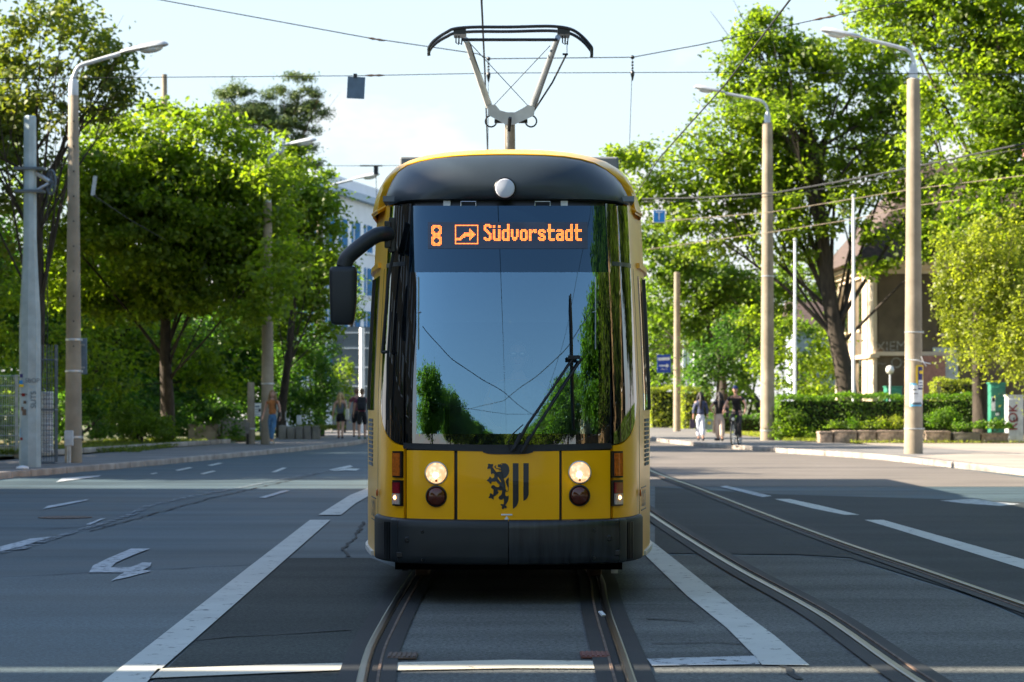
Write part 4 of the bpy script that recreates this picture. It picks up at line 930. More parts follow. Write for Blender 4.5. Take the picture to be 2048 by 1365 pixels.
person('dark haired woman from behind in beige patterned wide trousers beside the cyclist',gz(1439,883),R(176),1.62,dict(el=(.34,.02,1.2),wl=(.26,-.08,1.08),er=(-.32,-.02,1.2),wr=(-.24,-.14,1.1),kl=(.06,-.05,.5),al=(.05,-.08,.09),kr=(-.08,.04,.5),ar=(-.1,.14,.1)),cloth('blk2',(.012,.01,.012)),.3,mat('beige_pattern',(.42,.29,.22),.85,col2=(.62,.50,.42),scale=25),.96,(.012,.008,.008),.46,(.02,.02,.02),1.0,.95,.030,extra=bag3)
# cyclist + bicycle
bx,by,bz=gz(1472,891,.115); ry=R(-16)
bike=thing('bicycle','black bicycle ridden along the right pavement towards the camera','bicycle',(0,0,0))
def wheel(y,front):
    b=MB(); c=Vector((0,y,.34)); ring=[c+Vector((0,math.cos(t)*.32,math.sin(t)*.32)) for t in [2*PI*k/32 for k in range(33)]]
    b.tube(ring,.024,8,cap=False); w=b.build('wheel',M['rubber'],bike,smooth=True)
    b=MB()
    for k in range(14):
        t=2*PI*k/14; b.tube([c+Vector((.02*(-1)**k,0,0)),c+Vector((0,math.cos(t)*.3,math.sin(t)*.3))],.0025,4)
    b.tube([c-Vector((.05,0,0)),c+Vector((.05,0,0))],.022,8); b.build('spoke',M['silver'],w)
    b=MB(); b.tube([c+Vector((0,math.cos(t)*.298,math.sin(t)*.298)) for t in [2*PI*k/32 for k in range(33)]],.010,6,cap=False); b.build('rim',M['galv'],w)
wheel(-.52,1); wheel(.52,0)
fr=MB(); HT=Vector((0,-.36,.86)); HB=Vector((0,-.40,.72)); SB=Vector((0,.16,.82)); BB=Vector((0,.06,.30)); RA=Vector((0,.52,.34))
for P2,r in (([HT,HB],.024),([HT,SB],.018),([HB,BB],.022),([SB,BB],.018),([BB,RA+Vector((.05,0,0))],.012),([BB,RA-Vector((.05,0,0))],.012),([SB,RA+Vector((.05,0,0))],.010),([SB,RA-Vector((.05,0,0))],.010)): fr.tube(P2,r,8)
fr.build('frame',M['black'],bike,smooth=True,autos=50)
b=MB(); b.tube([HB+Vector((.055,0,0)),(.055,-.52,.34)],.016,8); b.tube([HB-Vector((.055,0,0)),(-.055,-.52,.34)],.016,8); b.tube([HB-Vector((.055,0,0)),HB+Vector((.055,0,0))],.02,8); b.build('fork',M['black'],bike,smooth=True)
b=MB(); b.tube([HT,(0,-.38,.98)],.016,8); b.tube([(-.33,-.30,1.0),(-.15,-.38,1.01),(.15,-.38,1.01),(.33,-.30,1.0)],.013,8); b.build('handlebar',M['black'],bike,smooth=True)
b=MB(); b.sphere((0,.20,.96),(.08,.14,.035)); b.tube([SB,(0,.19,.95)],.014,8); b.build('saddle',M['rubber'],bike,smooth=True)
b=MB(); b.lathe((0,-.46,.80),[(.045,.04),(.045,0),(.02,-.01)],14,'Y'); b.build('front_lamp',M['lumig'],bike,smooth=True)
b=MB(); b.tube([(.09,.06,.30),(.09,.0,.15)],.01,6); b.tube([(-.09,.06,.30),(-.09,.12,.45)],.01,6); b.box((.14,.0,.14),(.10,.09,.02)); b.box((-.14,.12,.46),(.10,.09,.02)); b.lathe((.06,.06,.30),[(.09,0),(.09,.006)],20,'X'); b.build('pedal',M['galv'],bike)
bike.location=(bx,by,bz); bike.rotation_euler=(0,0,ry)
cy=dict(pel=(0,.20,1.03),wai=(0,.14,1.17),che=(0,.04,1.33),uch=(0,-.03,1.45),nec=(0,-.07,1.53),hea=(0,-.11,1.60),sl=(.18,-.03,1.46),sr=(-.18,-.03,1.46),el=(.33,-.12,1.24),er=(-.31,-.10,1.24),wl=(.33,-.26,1.06),wr=(-.33,-.26,1.06),
 hl=(.09,.16,1.0),hr=(-.09,.16,1.0),kl=(.11,-.12,.62),kr=(-.12,-.18,.80),al=(.13,.06,.22),ar=(-.13,.14,.52),tl=(.14,-.08,.17),tr=(-.14,.0,.48))
person('man in a black t-shirt cycling on the right pavement',(bx,by,bz),ry,1.75,cy,cloth('blk3',(.010,.010,.012)),.5,cloth('dktr',(.03,.028,.028)),.95,(.015,.02,.05),0,(.35,.37,.4),.93,1.02,cap=(.015,.03,.12))
# driver in the tram
drv=dict(pel=(0,.05,.62),wai=(0,.06,.78),che=(0,.04,.97),uch=(0,.02,1.10),nec=(0,.0,1.18),hea=(0,-.02,1.25),sl=(.18,.02,1.11),sr=(-.18,.02,1.11),el=(.26,-.08,.86),er=(-.26,-.08,.86),wl=(.20,-.30,.80),wr=(-.20,-.30,.80),hl=(.09,.03,.6),hr=(-.09,.03,.6),kl=(.12,-.38,.60),kr=(-.12,-.38,.60),al=(.12,-.42,.2),ar=(-.12,-.42,.2),tl=(.12,-.54,.16),tr=(-.12,-.54,.16))
person('driver with dark sunglasses sitting behind the tram windscreen',(TX+.07,TD+1.30,.50),0,1.75,drv,cloth('drv',(.25,.32,.40)),.5,cloth('dktr',(.03,.03,.03)),.95,(.10,.07,.05),0,(.03,.03,.03),group='people in the tram',glasses=True)
# ------------------------------------------------------------------ poles, lamps, signs
def lamppost(name,px,pyb,top,bw,tw_,headpx,elbow,label,z=.11,head_dir=1,group='concrete tram poles with street lamps'):
    g=G(px,pyb,z); Y=g[1]; s=F/Y; H=CH+(HZ-top)/s-z
    t=thing(name,label,'street lamp',(g[0],Y,z),group)
    b=MB(); r0=bw/2/s; r1=tw_/2/s
    b.lathe((g[0],Y,z),[(r0,0),(r0*.99,.2),((r0+r1)/2,H/2),(r1,H-.02),(r1*.8,H)],20); p=b.build('pole',M['conc'],t,smooth=True,autos=50)
    if headpx:
        e0=(g[0],Y,z+H-.1); e1=at(elbow[0],elbow[1],Y); hd=at(headpx[0],headpx[1],Y); dr=1 if hd[0]>g[0] else -1
        b=MB(); hend=Vector(hd)-Vector((dr*.55,0,.12))
        path=sm3([e0,(g[0],Y,(e1[2]*.5+e0[2]*.5)),(g[0],Y,e1[2]-.35),(g[0]+dr*.12,Y,e1[2]-.1),(g[0]+dr*.45,Y,e1[2]+.02),tuple(hend)],5)
        b.tube(path,[.085 if i<6 else .05 for i in range(len(path))],10); b.lathe((g[0],Y,z+H-.02),[(.11,0),(.11,.25),(.06,.4)],12); b.build('lamp_arm',M['lumi'],t,smooth=True,autos=50)
        b=MB(); c=Vector(hd); ang=.2*dr*-1
        for (x0,w,h_) in ((0,1,1),):
            pr=[(-.55,.04,.05),(-.40,.12,.07),(-.15,.15,.09),(.25,.17,.11),(.45,.15,.09),(.52,.08,.03)]
            ring=[]
            for (xx,hw,hh) in pr:
                ring.append([c+Matrix.Rotation(-.17*dr,3,'Y')@Vector((xx*dr,hw*math.cos(a),hh*(math.sin(a) if math.sin(a)>0 else .35*math.sin(a)))) for a in [2*PI*k/14 for k in range(15)]])
            b.grid(ring); b.add(ring[0][:14],[tuple(range(14))]); b.add(ring[-1][:14],[tuple(range(14))])
        h=b.build('lamp_head',M['lumi'],t,smooth=True,autos=40)
        b=MB(); b.sphere(c+Matrix.Rotation(-.17*dr,3,'Y')@Vector((.14*dr,0,-.045)),(.26,.12,.085),14,8,lambda p:Matrix.Rotation(-.17*dr,3,'Y')@p); b.build('lamp_glass',M['lumig'],h,smooth=True)
    return t,(g[0],Y,z,r0,r1,H,s)
def bands(t,info,pys,parent=None,w=.05):
    x,Y,z,r0,r1,H,s=info
    for py in pys:
        zz=CH+(HZ-py)/s; r=r0+(r1-r0)*(zz-z)/H+.008; b=MB(); b.lathe((x,Y,zz),[(r,-w/2),(r+.008,-w/4),(r+.008,w/4),(r,w/2)],20); b.box((x+r,Y-.05,zz),(.06,.05,.05)); b.build('clamp_band',M['band'],t)
pl,il=lamppost('lamp_post',147,926,190,35,20,(290,97),(150,125),'tall beige concrete pole with curved lamp arm, nearest on the left beside the grey mast')
bands(pl,il,(680,743,875))
x,Y,z,r0,r1,H,s=il
b=MB(); 
for k in range(18): b.lathe((x+.03,Y-r1-.035,z+H-.6-k*.55),[(.018,-.02),(.018,.02)],8,'Y')
b.build('pole_hole',M['black'],pl)
c=at(138,877,Y-r0-.06); jb=thing('junction_box','small grey junction box with a cable pipe on the nearest left pole','junction box',(c[0],c[1],.11))
b=MB(); b.bbox(c,(.19,.12,.34),.02); b.build('box_body',M['lumi'],jb,autos=40); b=MB(); b.tube([(c[0],c[1],c[2]-.16),(c[0],c[1],.11)],.045,10); b.build('cable_pipe',M['galv'],jb,smooth=True)
c=at(167,713,Y+r0*.6+.15); t=thing('traffic_sign','grey back of a rectangular sign strapped behind the nearest left pole','sign',tuple(c)); b=MB(); b.bbox((c[0]-.12,c[1],c[2]),(.40,.03,.80),.012); b.build('sign_panel',M['signback'],t); b=MB(); b.box((c[0]-.12,c[1]-.03,c[2]+.25),(.3,.03,.04)); b.box((c[0]-.12,c[1]-.03,c[2]-.25),(.3,.03,.04)); b.build('sign_bracket',M['galv'],t)
pl2,il2=lamppost('lamp_post',535,889,405,27,17,(600,286),(515,305),'concrete pole with lamp rising through the tree, behind the walking woman'); bands(pl2,il2,(768,))
pl3,il3=lamppost('lamp_post',640,872,440,20,13,(733,354),(640,372),'far lamp post whose lamp head shows just left of the tram roof')
pr1,ir1=lamppost('lamp_post',1827,908,158,38,26,(1682,68),(1828,95),'tall concrete lamp post with paper posters, nearest on the right'); bands(pr1,ir1,(665,858),w=.03)
b=MB(); x,Y,z,r0,r1,H,s=ir1; zz=CH+(HZ-722)/s; b.tube(sm3([(x-r0,Y-r0,zz+.02),(x+.05,Y-r0-.02,zz+.01),(x+.18,Y-.2,zz-.03),(x+.42,Y-.1,zz-.08)]),.015,6); b.tube([(x+.16,Y-.25,zz+.1),(x+.22,Y-.22,zz-.04),(x+.3,Y-.2,zz-.15)],.01,5); b.build('loose_tape',M['white'],pr1)
pr2,ir2=lamppost('lamp_post',1535,881,246,29,20,(1418,180),(1537,200),'concrete lamp post partly covered by foliage, second on the right'); bands(pr2,ir2,(862,553),w=.04)
pr3,ir3=lamppost('utility_pole',1354,863,545,15,12,None,None,'slim concrete pole without lamp behind the blue arrow sign',group='bare far poles'); pr3['category']='pole'
pr4,ir4=lamppost('utility_pole',502,889,765,16,14,None,None,'thin short concrete pole left of the walking woman, top hidden in the tree',group='bare far poles'); pr4['category']='pole'; bands(pr4,ir4,(858,))
c=at(495,857,ir4[1]-.3); jb=thing('junction_box','grey junction box on the thin pole left of the walking woman','junction box',(c[0],c[1],.11)); b=MB(); b.bbox(c,(.14,.12,.36),.02); b.build('box_body',M['wall'],jb); b=MB(); b.tube([(c[0],c[1],c[2]-.17),(c[0],c[1],.11)],.05,10); b.build('cable_pipe',M['black'],jb)
# posters
x,Y,z,r0,r1,H,s=ir1
def poster(px0,px1,py0,py1,segs,label):
    rr=r0*.97+.012; t=thing('poster',label,'poster',(x,Y-rr,CH+(HZ-py1)/s),'posters on the right lamp post')
    def ang(px): 
        v=max(-.999,min(.999,((px-CX)/s-x)/rr)); return math.asin(v)
    def cyl(p0,p1,q0,q1,m,name,o=0,par=t):
        b=MB(); g=[[Vector((x+(rr+o)*math.sin(a),Y-(rr+o)*math.cos(a),CH+(HZ-py)/s)) for a in np.linspace(ang(p0),ang(p1),7)] for py in (q0,q1)]
        b.grid(g,lambda i,j:g[i][j]+Vector((0,.004,0))); return b.build(name,m,par,smooth=True,autos=80)
    cyl(px0,px1,py0,py1,segs[0],'sheet')
    for k,(a,b_,c_,d,m) in enumerate(segs[1]): cyl(a,b_,c_,d,m,'print',.003+.001*k)
poster(1817,1841,767,813,(M['poster_b'],[(1820,1843,771,808,M['white']),(1822,1830,779,781,M['emb']),(1823,1833,787,788.5,M['emb']),(1821,1840,805,810,M['slate'])]),'pale blue and white paper poster wrapped on the right lamp post, lower one')
poster(1829,1846,731,798,(M['poster_y'],[(1833,1843,734,780,M['poster_n']),(1836,1845,742,748,M['poster_y']),(1834,1844,761,776,M['white']),(1835,1842,765,767,M['poster_n']),(1835,1843,771,773,M['poster_n'])]),'yellow and navy paper poster hanging on the right lamp post, upper one')
# grey tapered mast with tension wheel
g=G(60,935,.11); Y=g[1]; s=F/Y
mast=thing('tension_mast','pale blue grey tapered mast covered in stickers and graffiti at the left edge','mast',tuple(g))
def mz(py): return CH+(HZ-py)/s
b=MB(); b.lathe((g[0],Y,0),[(r/s,z_) for r,z_ in ((22,.11),(21.5,mz(800)),(21.5,mz(640)),(17,mz(560)),(13.5,mz(480)),(12.5,mz(235)),(10,mz(232)))],8); b.build('mast_shaft',M['concg'],mast,autos=20)
b=MB()
for py in (338,383): b=MB(); b.box((g[0],Y,mz(py)),(.62 if py==338 else .58,.34,.05)); b.build('mast_clamp',M['slate'],mast)
c=Vector(at(102,365,Y)); b=MB(); b.tube([(g[0]+.1,Y,mz(345)),c],.045,8); b.tube([(g[0]+.1,Y,mz(383)),c],.03,8); b.build('wheel_bracket',M['galv'],mast)
ws=MB(); 
ws.tube([c+Vector((math.cos(t)*.20*.6,-math.cos(t)*.14,math.sin(t)*.25)) for t in [2*PI*k/28 for k in range(29)]],.022,8,cap=False)
for k in range(6): t=PI*k/6; ws.tube([c+Vector((math.cos(t)*.12,-math.cos(t)*.14,math.sin(t)*.25)),c-Vector((math.cos(t)*.12,-math.cos(t)*.14,math.sin(t)*.25))],.012,6)
ws.sphere(c,.06); ws.build('tension_wheel',M['slate'],mast,smooth=True,autos=50)
k=0
for px,py,w,h,m_,nm in ((46,772,10,5,'poster_y','sticker'),(45,765,8,7,'blue','sticker'),(50,790,8,6,'redl','sticker'),(46,752,7,7,'poster_n','sticker'),(46,878,6,5,'redl','sticker'),(52,825,9,12,'railr','rust_stain'),(48,818,6,8,'railr','rust_stain'),(53,805,7,6,'railr','rust_stain'),(50,789,22,1.6,'railr','rust_stain'),(43,865,6,18,'poster_b','sticker')):
    dy=-.42 if px>52 else -.36
    b=MB(); r=22.4/s; an=math.asin(max(-.95,min(.95,(px-60)/22.4))); cc=Vector((g[0]+r*math.sin(an),Y-r*math.cos(an),mz(py)))
    # lies on the faceted shaft: follow facet apothem
    seg=PI/4; fa=round((an-seg/2)/seg)*seg+seg/2; apo=r*math.cos(seg/2); nrm=Vector((math.sin(fa),-math.cos(fa),0)); tg=Vector((math.cos(fa),math.sin(fa),0))
    d_=(cc-Vector((g[0],Y,0))); tt=max(-.10,min(.10,d_.dot(tg))); base=Vector((g[0],Y,mz(py)))+nrm*(apo+.006)+tg*tt
    hw=min(w/2/s,.09); hh=h/2/s
    b.add([base-tg*hw-Vector((0,0,hh)),base+tg*hw-Vector((0,0,hh)),base+tg*hw+Vector((0,0,hh)),base-tg*hw+Vector((0,0,hh))],[(0,1,2,3)]); b.build(nm,M[m_],mast,fix=False)
def on_mast(x_,y_,px=68,py=800,sc_=1):
    r=22.4/s; fa=PI/8; apo=r*math.cos(PI/8); nrm=Vector((math.sin(fa),-math.cos(fa),0)); tg=Vector((math.cos(fa),math.sin(fa),0)); return Vector((g[0],Y,mz(py)))+nrm*(apo+.007)+tg*(x_)+Vector((0,0,y_))
text_mesh('SBOP',.13,'graffiti',M['slate'],lambda x_,y_:on_mast(x_,y_,py=762),mast)
text_mesh('SUTS',.16,'graffiti',M['slate'],lambda x_,y_:on_mast(-y_+.03,x_,py=800),mast)
# weight stack in cage
g2=G(96,932,.11); Y=g2[1]; s2=F/Y
cg=thing('weight_cage','wire cage with a column of round grey counterweights right behind the graffiti mast','counterweight',tuple(g2))
b=MB(); xx=g2[0]; z0=CH+(HZ-905)/s2; z1=CH+(HZ-783)/s2
nb=14
pr=[]
for k in range(nb):
    za=z0+(z1-z0)*k/nb; zb=z0+(z1-z0)*(k+1)/nb; pr+=[(.125,za),(.13,za+.01),(.13,zb-.02),(.125,zb-.012),(.115,zb-.005)]
b.lathe((xx-.02,Y+.03,0),pr,16); b.build('counterweight',M['lumi'],cg,autos=40)
b=MB(); zt=CH+(HZ-690)/s2
for i in range(7):
    a_=-.17+i*.34/6; b.tube([(xx+a_,Y-.17,.15),(xx+a_,Y-.17,zt)],.007,5); b.tube([(xx+.17,Y+a_,.15),(xx+.17,Y+a_,zt)],.007,5); b.tube([(xx-.17,Y+a_,.15),(xx-.17,Y+a_,zt)],.007,5)
for zz in (.17,CH+(HZ-820)/s2,CH+(HZ-720)/s2):
    b.tube([(xx-.17,Y-.17,zz),(xx+.17,Y-.17,zz),(xx+.17,Y+.17,zz),(xx-.17,Y+.17,zz),(xx-.17,Y-.17,zz)],.018,6)
for k in range(22): zz=.2+k*.11; b.tube([(xx-.17,Y-.17,zz),(xx+.17,Y-.17,zz)],.004,4)
b.build('cage_bars',M['slate'],cg)
b=MB(); b.tube([(xx-.02,Y+.03,z1),(xx-.02,Y+.03,mz(365))],.010,5); b.build('weight_rope',M['wire'],cg)
# fence at far left
fy=60.5; fn=thing('wire_fence','galvanised wire mesh fence at the left edge behind the mast','fence',(-13,fy,.1))
b=MB(); zt=CH+(HZ-752)*fy/F; zb=.15
for k in range(60): x_=-15.2+k*.055; b.tube([(x_,fy,zb),(x_,fy,zt)],.005,4)
for k in range(9): zz=zb+(zt-zb)*k/8; b.tube([(-15.2,fy,zz),(-11.9,fy,zz)],.009,4)
b.build('mesh_panel',M['galv'],fn)
for x_ in (-14.4,-12.0): b=MB(); b.box((x_,fy+.05,(zt+.1)/2),(.07,.07,zt-.05)); b.build('fence_post',M['galv'],fn)
# tram stop 'T' sign
def panel_sign(label,px0,px1,py0,py1,Y,m,name='sign',cat='sign',thick=.03):
    a=at(px0,py1,Y); c=at(px1,py0,Y); t=thing(name,label,cat,((a[0]+c[0])/2,Y,a[2])); b=MB(); b.bbox(((a[0]+c[0])/2,Y,(a[2]+c[2])/2),(c[0]-a[0],thick,c[2]-a[2]),.006); b.build('panel',m,t); return t
def poly(t,pts,Y,m,name): b=MB(); b.prism([tuple(p) for p in pts],0,.004,lambda x,y,z:at(x,y,Y-z)); return b.build(name,m,t)
t=panel_sign('small square blue sign with a white letter T hung above the right lane',1306,1330.5,420.5,446,70,M['white']); Ys=70-.016
poly(t,[(1307.5,422),(1329,422),(1329,444.5),(1307.5,444.5)],Ys,M['blue'],'face')
text_mesh('T',.34,'letter',M['white'],lambda x,y:Vector(at(1318.2,433,Ys-.02))+Vector((x,0,y)),t,.0)
b=MB(); b.tube([at(1318,421,70),at(1318,391,70)],.008,5); b.build('hanger',M['wire'],t)
Ys=ir3[1]-.5
t=panel_sign('blue direction sign with a white arrow strapped left of the slim concrete pole',1314.5,1341.5,710,746,Ys,M['dblue']); y2=Ys-.017
poly(t,[(1316,716),(1339.5,715),(1339.5,720.5),(1316,721.5)],y2,M['white'],'text_plate')
poly(t,[(1317.5,731),(1333,730.5),(1333,727.5),(1338.5,732),(1333,736.5),(1333,733.5),(1317.5,733)],y2,M['white'],'arrow')
text_mesh('250 m',.10,'text',M['white'],lambda x,y:Vector(at(1328,739,y2-.006))+Vector((x,0,y)),t)
b=MB(); b.tube([at(1341,716,Ys+.02),at(1354,716,Ys+.4)],.02,6); b.tube([at(1341,741,Ys+.02),at(1354,741,Ys+.4)],.02,6); b.build('sign_bracket',M['galv'],t)
t=panel_sign('white notice board beside the pole left of the walking woman',508,523,807,833,87,M['white']); y2=87-.017
for k,(a_,c_) in enumerate(((812,815),(819,820),(824,825),(829,830))): poly(t,[(510,a_),(519 if k!=1 else 516,a_),(519 if k!=1 else 516,c_),(510,c_)],y2,M['signback'],'text_line')
poly(t,[(517,818),(521.5,818),(521.5,824),(517,824)],y2,M['emb'],'print')
b=MB(); b.tube([at(509,833,87),(at(509,833,87)[0],87,.1)],.03,6); b.tube([at(521,833,87),(at(521,833,87)[0],87,.1)],.03,6); b.build('post',M['slate'],t)
Yb=92; t=thing('advertising_frame','light metal poster frame with green print right of the walking woman','display case',(at(562,858,Yb)[0],Yb,.1))
b=MB(); c=at(562,831,Yb); w=20/F*Yb; h=52/F*Yb; b.bbox(c,(w,.12,h),.04); b.build('frame',M['lumi'],t,autos=40); b=MB(); b.box((c[0],Yb-.066,c[2]),(w*.75,.01,h*.88)); b.build('poster_sheet',M['white'],t)
b=MB(); b.box((c[0]-.02,Yb-.075,c[2]+.15),(w*.3,.008,h*.28)); b.build('print',mat('print_green',(.12,.45,.10),.6),t)
t=thing('small_cabinet','small beige cabinet on a post above the low wall','cabinet',tuple(at(598,858,90))); c=at(598,841,90); b=MB(); b.bbox(c,(.16,.14,.36),.02); b.build('cabinet_box',M['lumi'],t); b=MB(); b.tube([(c[0],90,c[2]-.17),(c[0],90,.3)],.03,6); b.build('post',M['galv'],t)
# low walls
def wallrun(px0,px1,py0,py1,Y,label,step=None,name='low_wall'):
    t=thing(name,label,'wall',tuple(at((px0+px1)/2,py1,Y)),'low concrete walls'); a=at(px0,py1,Y); c=at(px1,py0,Y); L=c[0]-a[0]; n=step or 1
    b=MB()
    for k in range(n):
        x_=a[0]+L*(k+.5)/n; b.bbox((x_,Y+.25,(max(.05,a[2])+c[2])/2+random.uniform(-.03,.03)),(L/n-.03,.5,c[2]-max(.05,a[2])),.04)
    o=b.build('wall_block',M['wall'],t,autos=40); return t
wallrun(375,438,849,892,82,'weathered concrete block wall left of the pole, with an overgrown end',1)
wallrun(556,640,853,882,88,'low concrete wall with ragged top under the ivy hedge',5)
wallrun(440,500,838,888,86,'taller old concrete wall stub behind the thin pole',2)
# low stone edging by grass
sheet('verge',[(-13.6,60),(-12.4,60),(-9.75,81),(-9.4,84),(-18,84),(-18,60)],.118,M['grassg'])
b=MB()
for k in range(16):
    t_=k/16; x_=-11.55+2.9*t_; y_=61+20*t_; b.bbox((x_-.35,y_,.17),(.14,1.15,.14),.02,rz=-.14)
b.build('garden_edging',M['kerb'],autos=50)['kind']='structure'
# right side
b=MB()
sheet('verge',[(9.9,82),(9.0,93),(8.6,112),(22,112),(22,80),(13,80)],.118,M['grassg'])
sheet('pavement',[(12,60),(30,60),(30,92),(11.2,92),(11.2,75)],.105,M['paver'])
Yp=81
for i,(a_,c_,top,lb) in enumerate(((1635,1664,863,'narrow stone planter, first of the row at the left'),(1664,1712,861,'stone planter with feathery green plants, second in the row'),(1712,1750,861,'stone planter with a low yellow shrub, third in the row'),(1750,1812,861,'stone planter partly hidden behind the postered lamp post'),(1846,1898,862,'stone planter just right of the postered lamp post'),(1903,1958,865,'pale round ended planter with trailing leaves'),(1958,2014,866,'rusty brown planter, last of the row at the right'))):
    g=at((a_+c_)/2,890,Yp); t=thing('planter',lb,'planter',(g[0],Yp,.1),'stone planters in a row on the right pavement'); w=(c_-a_)/F*Yp-.04; zt=CH+(HZ-top)*Yp/F
    b=MB(); zc=(zt+.1)/2; hh=zt-.1
    vs=[];
    x0=g[0]-w/2;x1=g[0]+w/2
    b.bbox((g[0],Yp,zc),(w,.75,hh),.035)
    b.box((g[0],Yp,zt-.045),(w+.03,.79,.06)); b.build('planter_box',M['planter'] if i!=5 else M['wall'],t,autos=40)
    b=MB(); b.box((g[0],Yp,zt-.012),(w-.12,.6,.03)); b.build('soil',M['bark'],t)
# bins, cabinets
def cabinet(px0,px1,py0,py1,Y,m,label,name='street_cabinet',dep=.5):
    a=at(px0,py1,Y); c=at(px1,py0,Y); z0=max(.1,a[2]); t=thing(name,label,'cabinet',((a[0]+c[0])/2,Y,z0)); w=c[0]-a[0]
    b=MB(); b.bbox(((a[0]+c[0])/2,Y,(z0+c[2])/2),(w,dep,c[2]-z0),.02); b.box(((a[0]+c[0])/2,Y,c[2]+.02),(w+.06,dep+.06,.05)); b.build('cabinet_box',m,t,autos=40)
    for k in range(2):
        b=MB(); xx=a[0]+w*(.27+.46*k); b.box((xx,Y-dep/2-.006,(z0+c[2])/2),(w*.42,.02,(c[2]-z0)*.86)); d=b.build('cabinet_door',m,t)
        b=MB(); b.box((xx+(.12 if k==0 else -.12)*w,Y-dep/2-.025,(z0+c[2])/2),(.03,.025,.14)); b.build('handle',M['black'],d)
    return t
t=cabinet(1978,2008,768,890,83,M['green'],'tall green street cabinet with stickers behind the planters')
for px,py,w,h,mm in ((1987,808,7,28,'white'),(1987,800,5,8,'redl'),(1995,829,6,5,'white')):
    c=at(px,py,82.70); b=MB(); b.box((c[0],82.715,c[2]),(w/60,.01,h/60)); b.build('sticker',M[mm],t)
t=cabinet(2012,2044,793,886,82,M['lumi'],'pale grey cabinet covered in red graffiti at the right edge')
text_mesh('ROK',.42,'graffiti',M['redl'],lambda x,y:Vector((at(2027,835,81.7)[0]-y,81.70,at(2027,835,81.7)[2]+x)),t)
t=cabinet(1770,1801,775,835,97,M['green'],'small green waste container in front of the house','waste_container',.8)
t=cabinet(1966,1977,788,815,90,M['renderw'],'small beige gate pillar left of the green cabinet','gate_pillar',.3)
# globe lamp
g=at(1780,740,96); t=thing('globe_lamp','white globe lamp on a thin post before the dark house wall','lamp',(g[0],96,.1)); b=MB(); b.sphere(g,.17,14,10); b.build('globe',M['lumig'],t,smooth=True); b=MB(); b.tube([(g[0],96,.1),(g[0],96,g[2]-.13)],.035,8); b.build('post',M['lumi'],t)
# flag poles
for px,py0,lb,w,Y in ((1590,482,'thin white flag pole left of the tree trunk',7,92),(1707,395,'thin white flag pole just right of the dark tree trunk',7,90),(1388,625,'far slim white pole behind the conifer',4,125)):
    g=at(px,835,Y); zt=CH+(HZ-py0)*Y/F; t=thing('flag_pole',lb,'flag pole',(g[0],Y,.1),'thin white flag poles'); b=MB(); r=w/2/F*Y; b.lathe((g[0],Y,.1),[(r*1.1,0),(r,.6),(r*.75,zt-.1)],10); b.build('pole',M['bpane'],t,smooth=True,autos=60); b=MB(); b.sphere((g[0],Y,zt+.04),.08,8,6); b.build('finial',M['galv'],t)
Y=128
for px in (1369,1376):
    pass
g=at(1372,770,Y); t=thing('advertising_column','far white pair of slats beside the slim concrete pole','column',(g[0],Y,.1)); b=MB(); b.box((g[0]-.1,Y,CH+(HZ-705)*Y/F*.5),(.14,.2,(HZ-640)*Y/F)); b.box((g[0]+.12,Y,CH+(HZ-705)*Y/F*.5),(.14,.2,(HZ-650)*Y/F)); b.build('slats',M['bpane'],t)
# ------------------------------------------------------------------ wires
def wire(pts,r,label,name='overhead_wire',group='overhead wires of the tram line',m='wire',sag=0,cat='wire'):
    if sag and len(pts)==2:
        a,c=Vector(pts[0]),Vector(pts[1]); pts=[a.lerp(c,t)+Vector((0,0,-sag*4*t*(1-t))) for t in [k/12 for k in range(13)]]
    b=MB(); b.tube(pts,r,6); o=b.build(name,M[m],smooth=True); tag(o,label,cat,group); return o
wire([(-.95,-60,5.5),(-.42,0,5.4),at(963,0,25),at(970,150,33),at(975,300,41),(-.6,70,5.45),(-.8,120,5.45)],.011,'near track contact wire coming down from the top edge behind the pantograph','contact_wire')
wire([(4.4,-60,5.5),(3.4,5,5.45),at(1580,0,25),at(1450,170,32.5),at(1320,315,42),(2.3,70,5.45),(2.2,120,5.45)],.011,'second track contact wire running diagonally from the top right','contact_wire')
Yc=41.5
wire([at(-300,-120,Yc+.6),at(320,0,Yc),at(735,76,Yc),at(955,108,Yc),at(977,118,Yc),at(1265,115,Yc),at(1400,90,Yc),at(1640,38,Yc),at(1800,5,Yc),at(2200,-80,Yc+.5)],.009,'upper span wire dipping from both top corners across the sky','span_wire')
wire([at(-300,160,Yc),at(320,155,Yc),at(712,152,Yc),at(1000,146.5,Yc),at(1430,145,Yc),at(1700,147,Yc),at(2200,150,Yc)],.007,'straight lower span wire crossing the sky behind the pantograph','span_wire')
for px,y1,lb in ((977,300,'left hanger with dark insulator between the two span wires'),(1265,292,'right hanger with dark insulator between the two span wires')):
    y0=118 if px<1000 else 115
    t=thing('wire_hanger',lb,'insulator',at(px,y1,Yc),'insulated hangers on the span wire')
    b=MB(); b.tube([at(px,y0,Yc),at(px+(-1 if px<1000 else -6),y1,Yc)],.005,5); b.build('hanger_wire',M['wire'],t)
    c=at(px,y0+0,Yc); b=MB(); b.sphere(c,.035,10,8); 
    for k in range(3): b.sphere((c[0],c[1],c[2]-.08-k*.05),(.022,.022,.02),8,6)
    b.lathe((c[0],c[1],c[2]-.30),[(.008,-.09),(.03,0),(.036,.05),(.012,.09)],10); b.build('insulator',M['black'],t,smooth=True,autos=60)
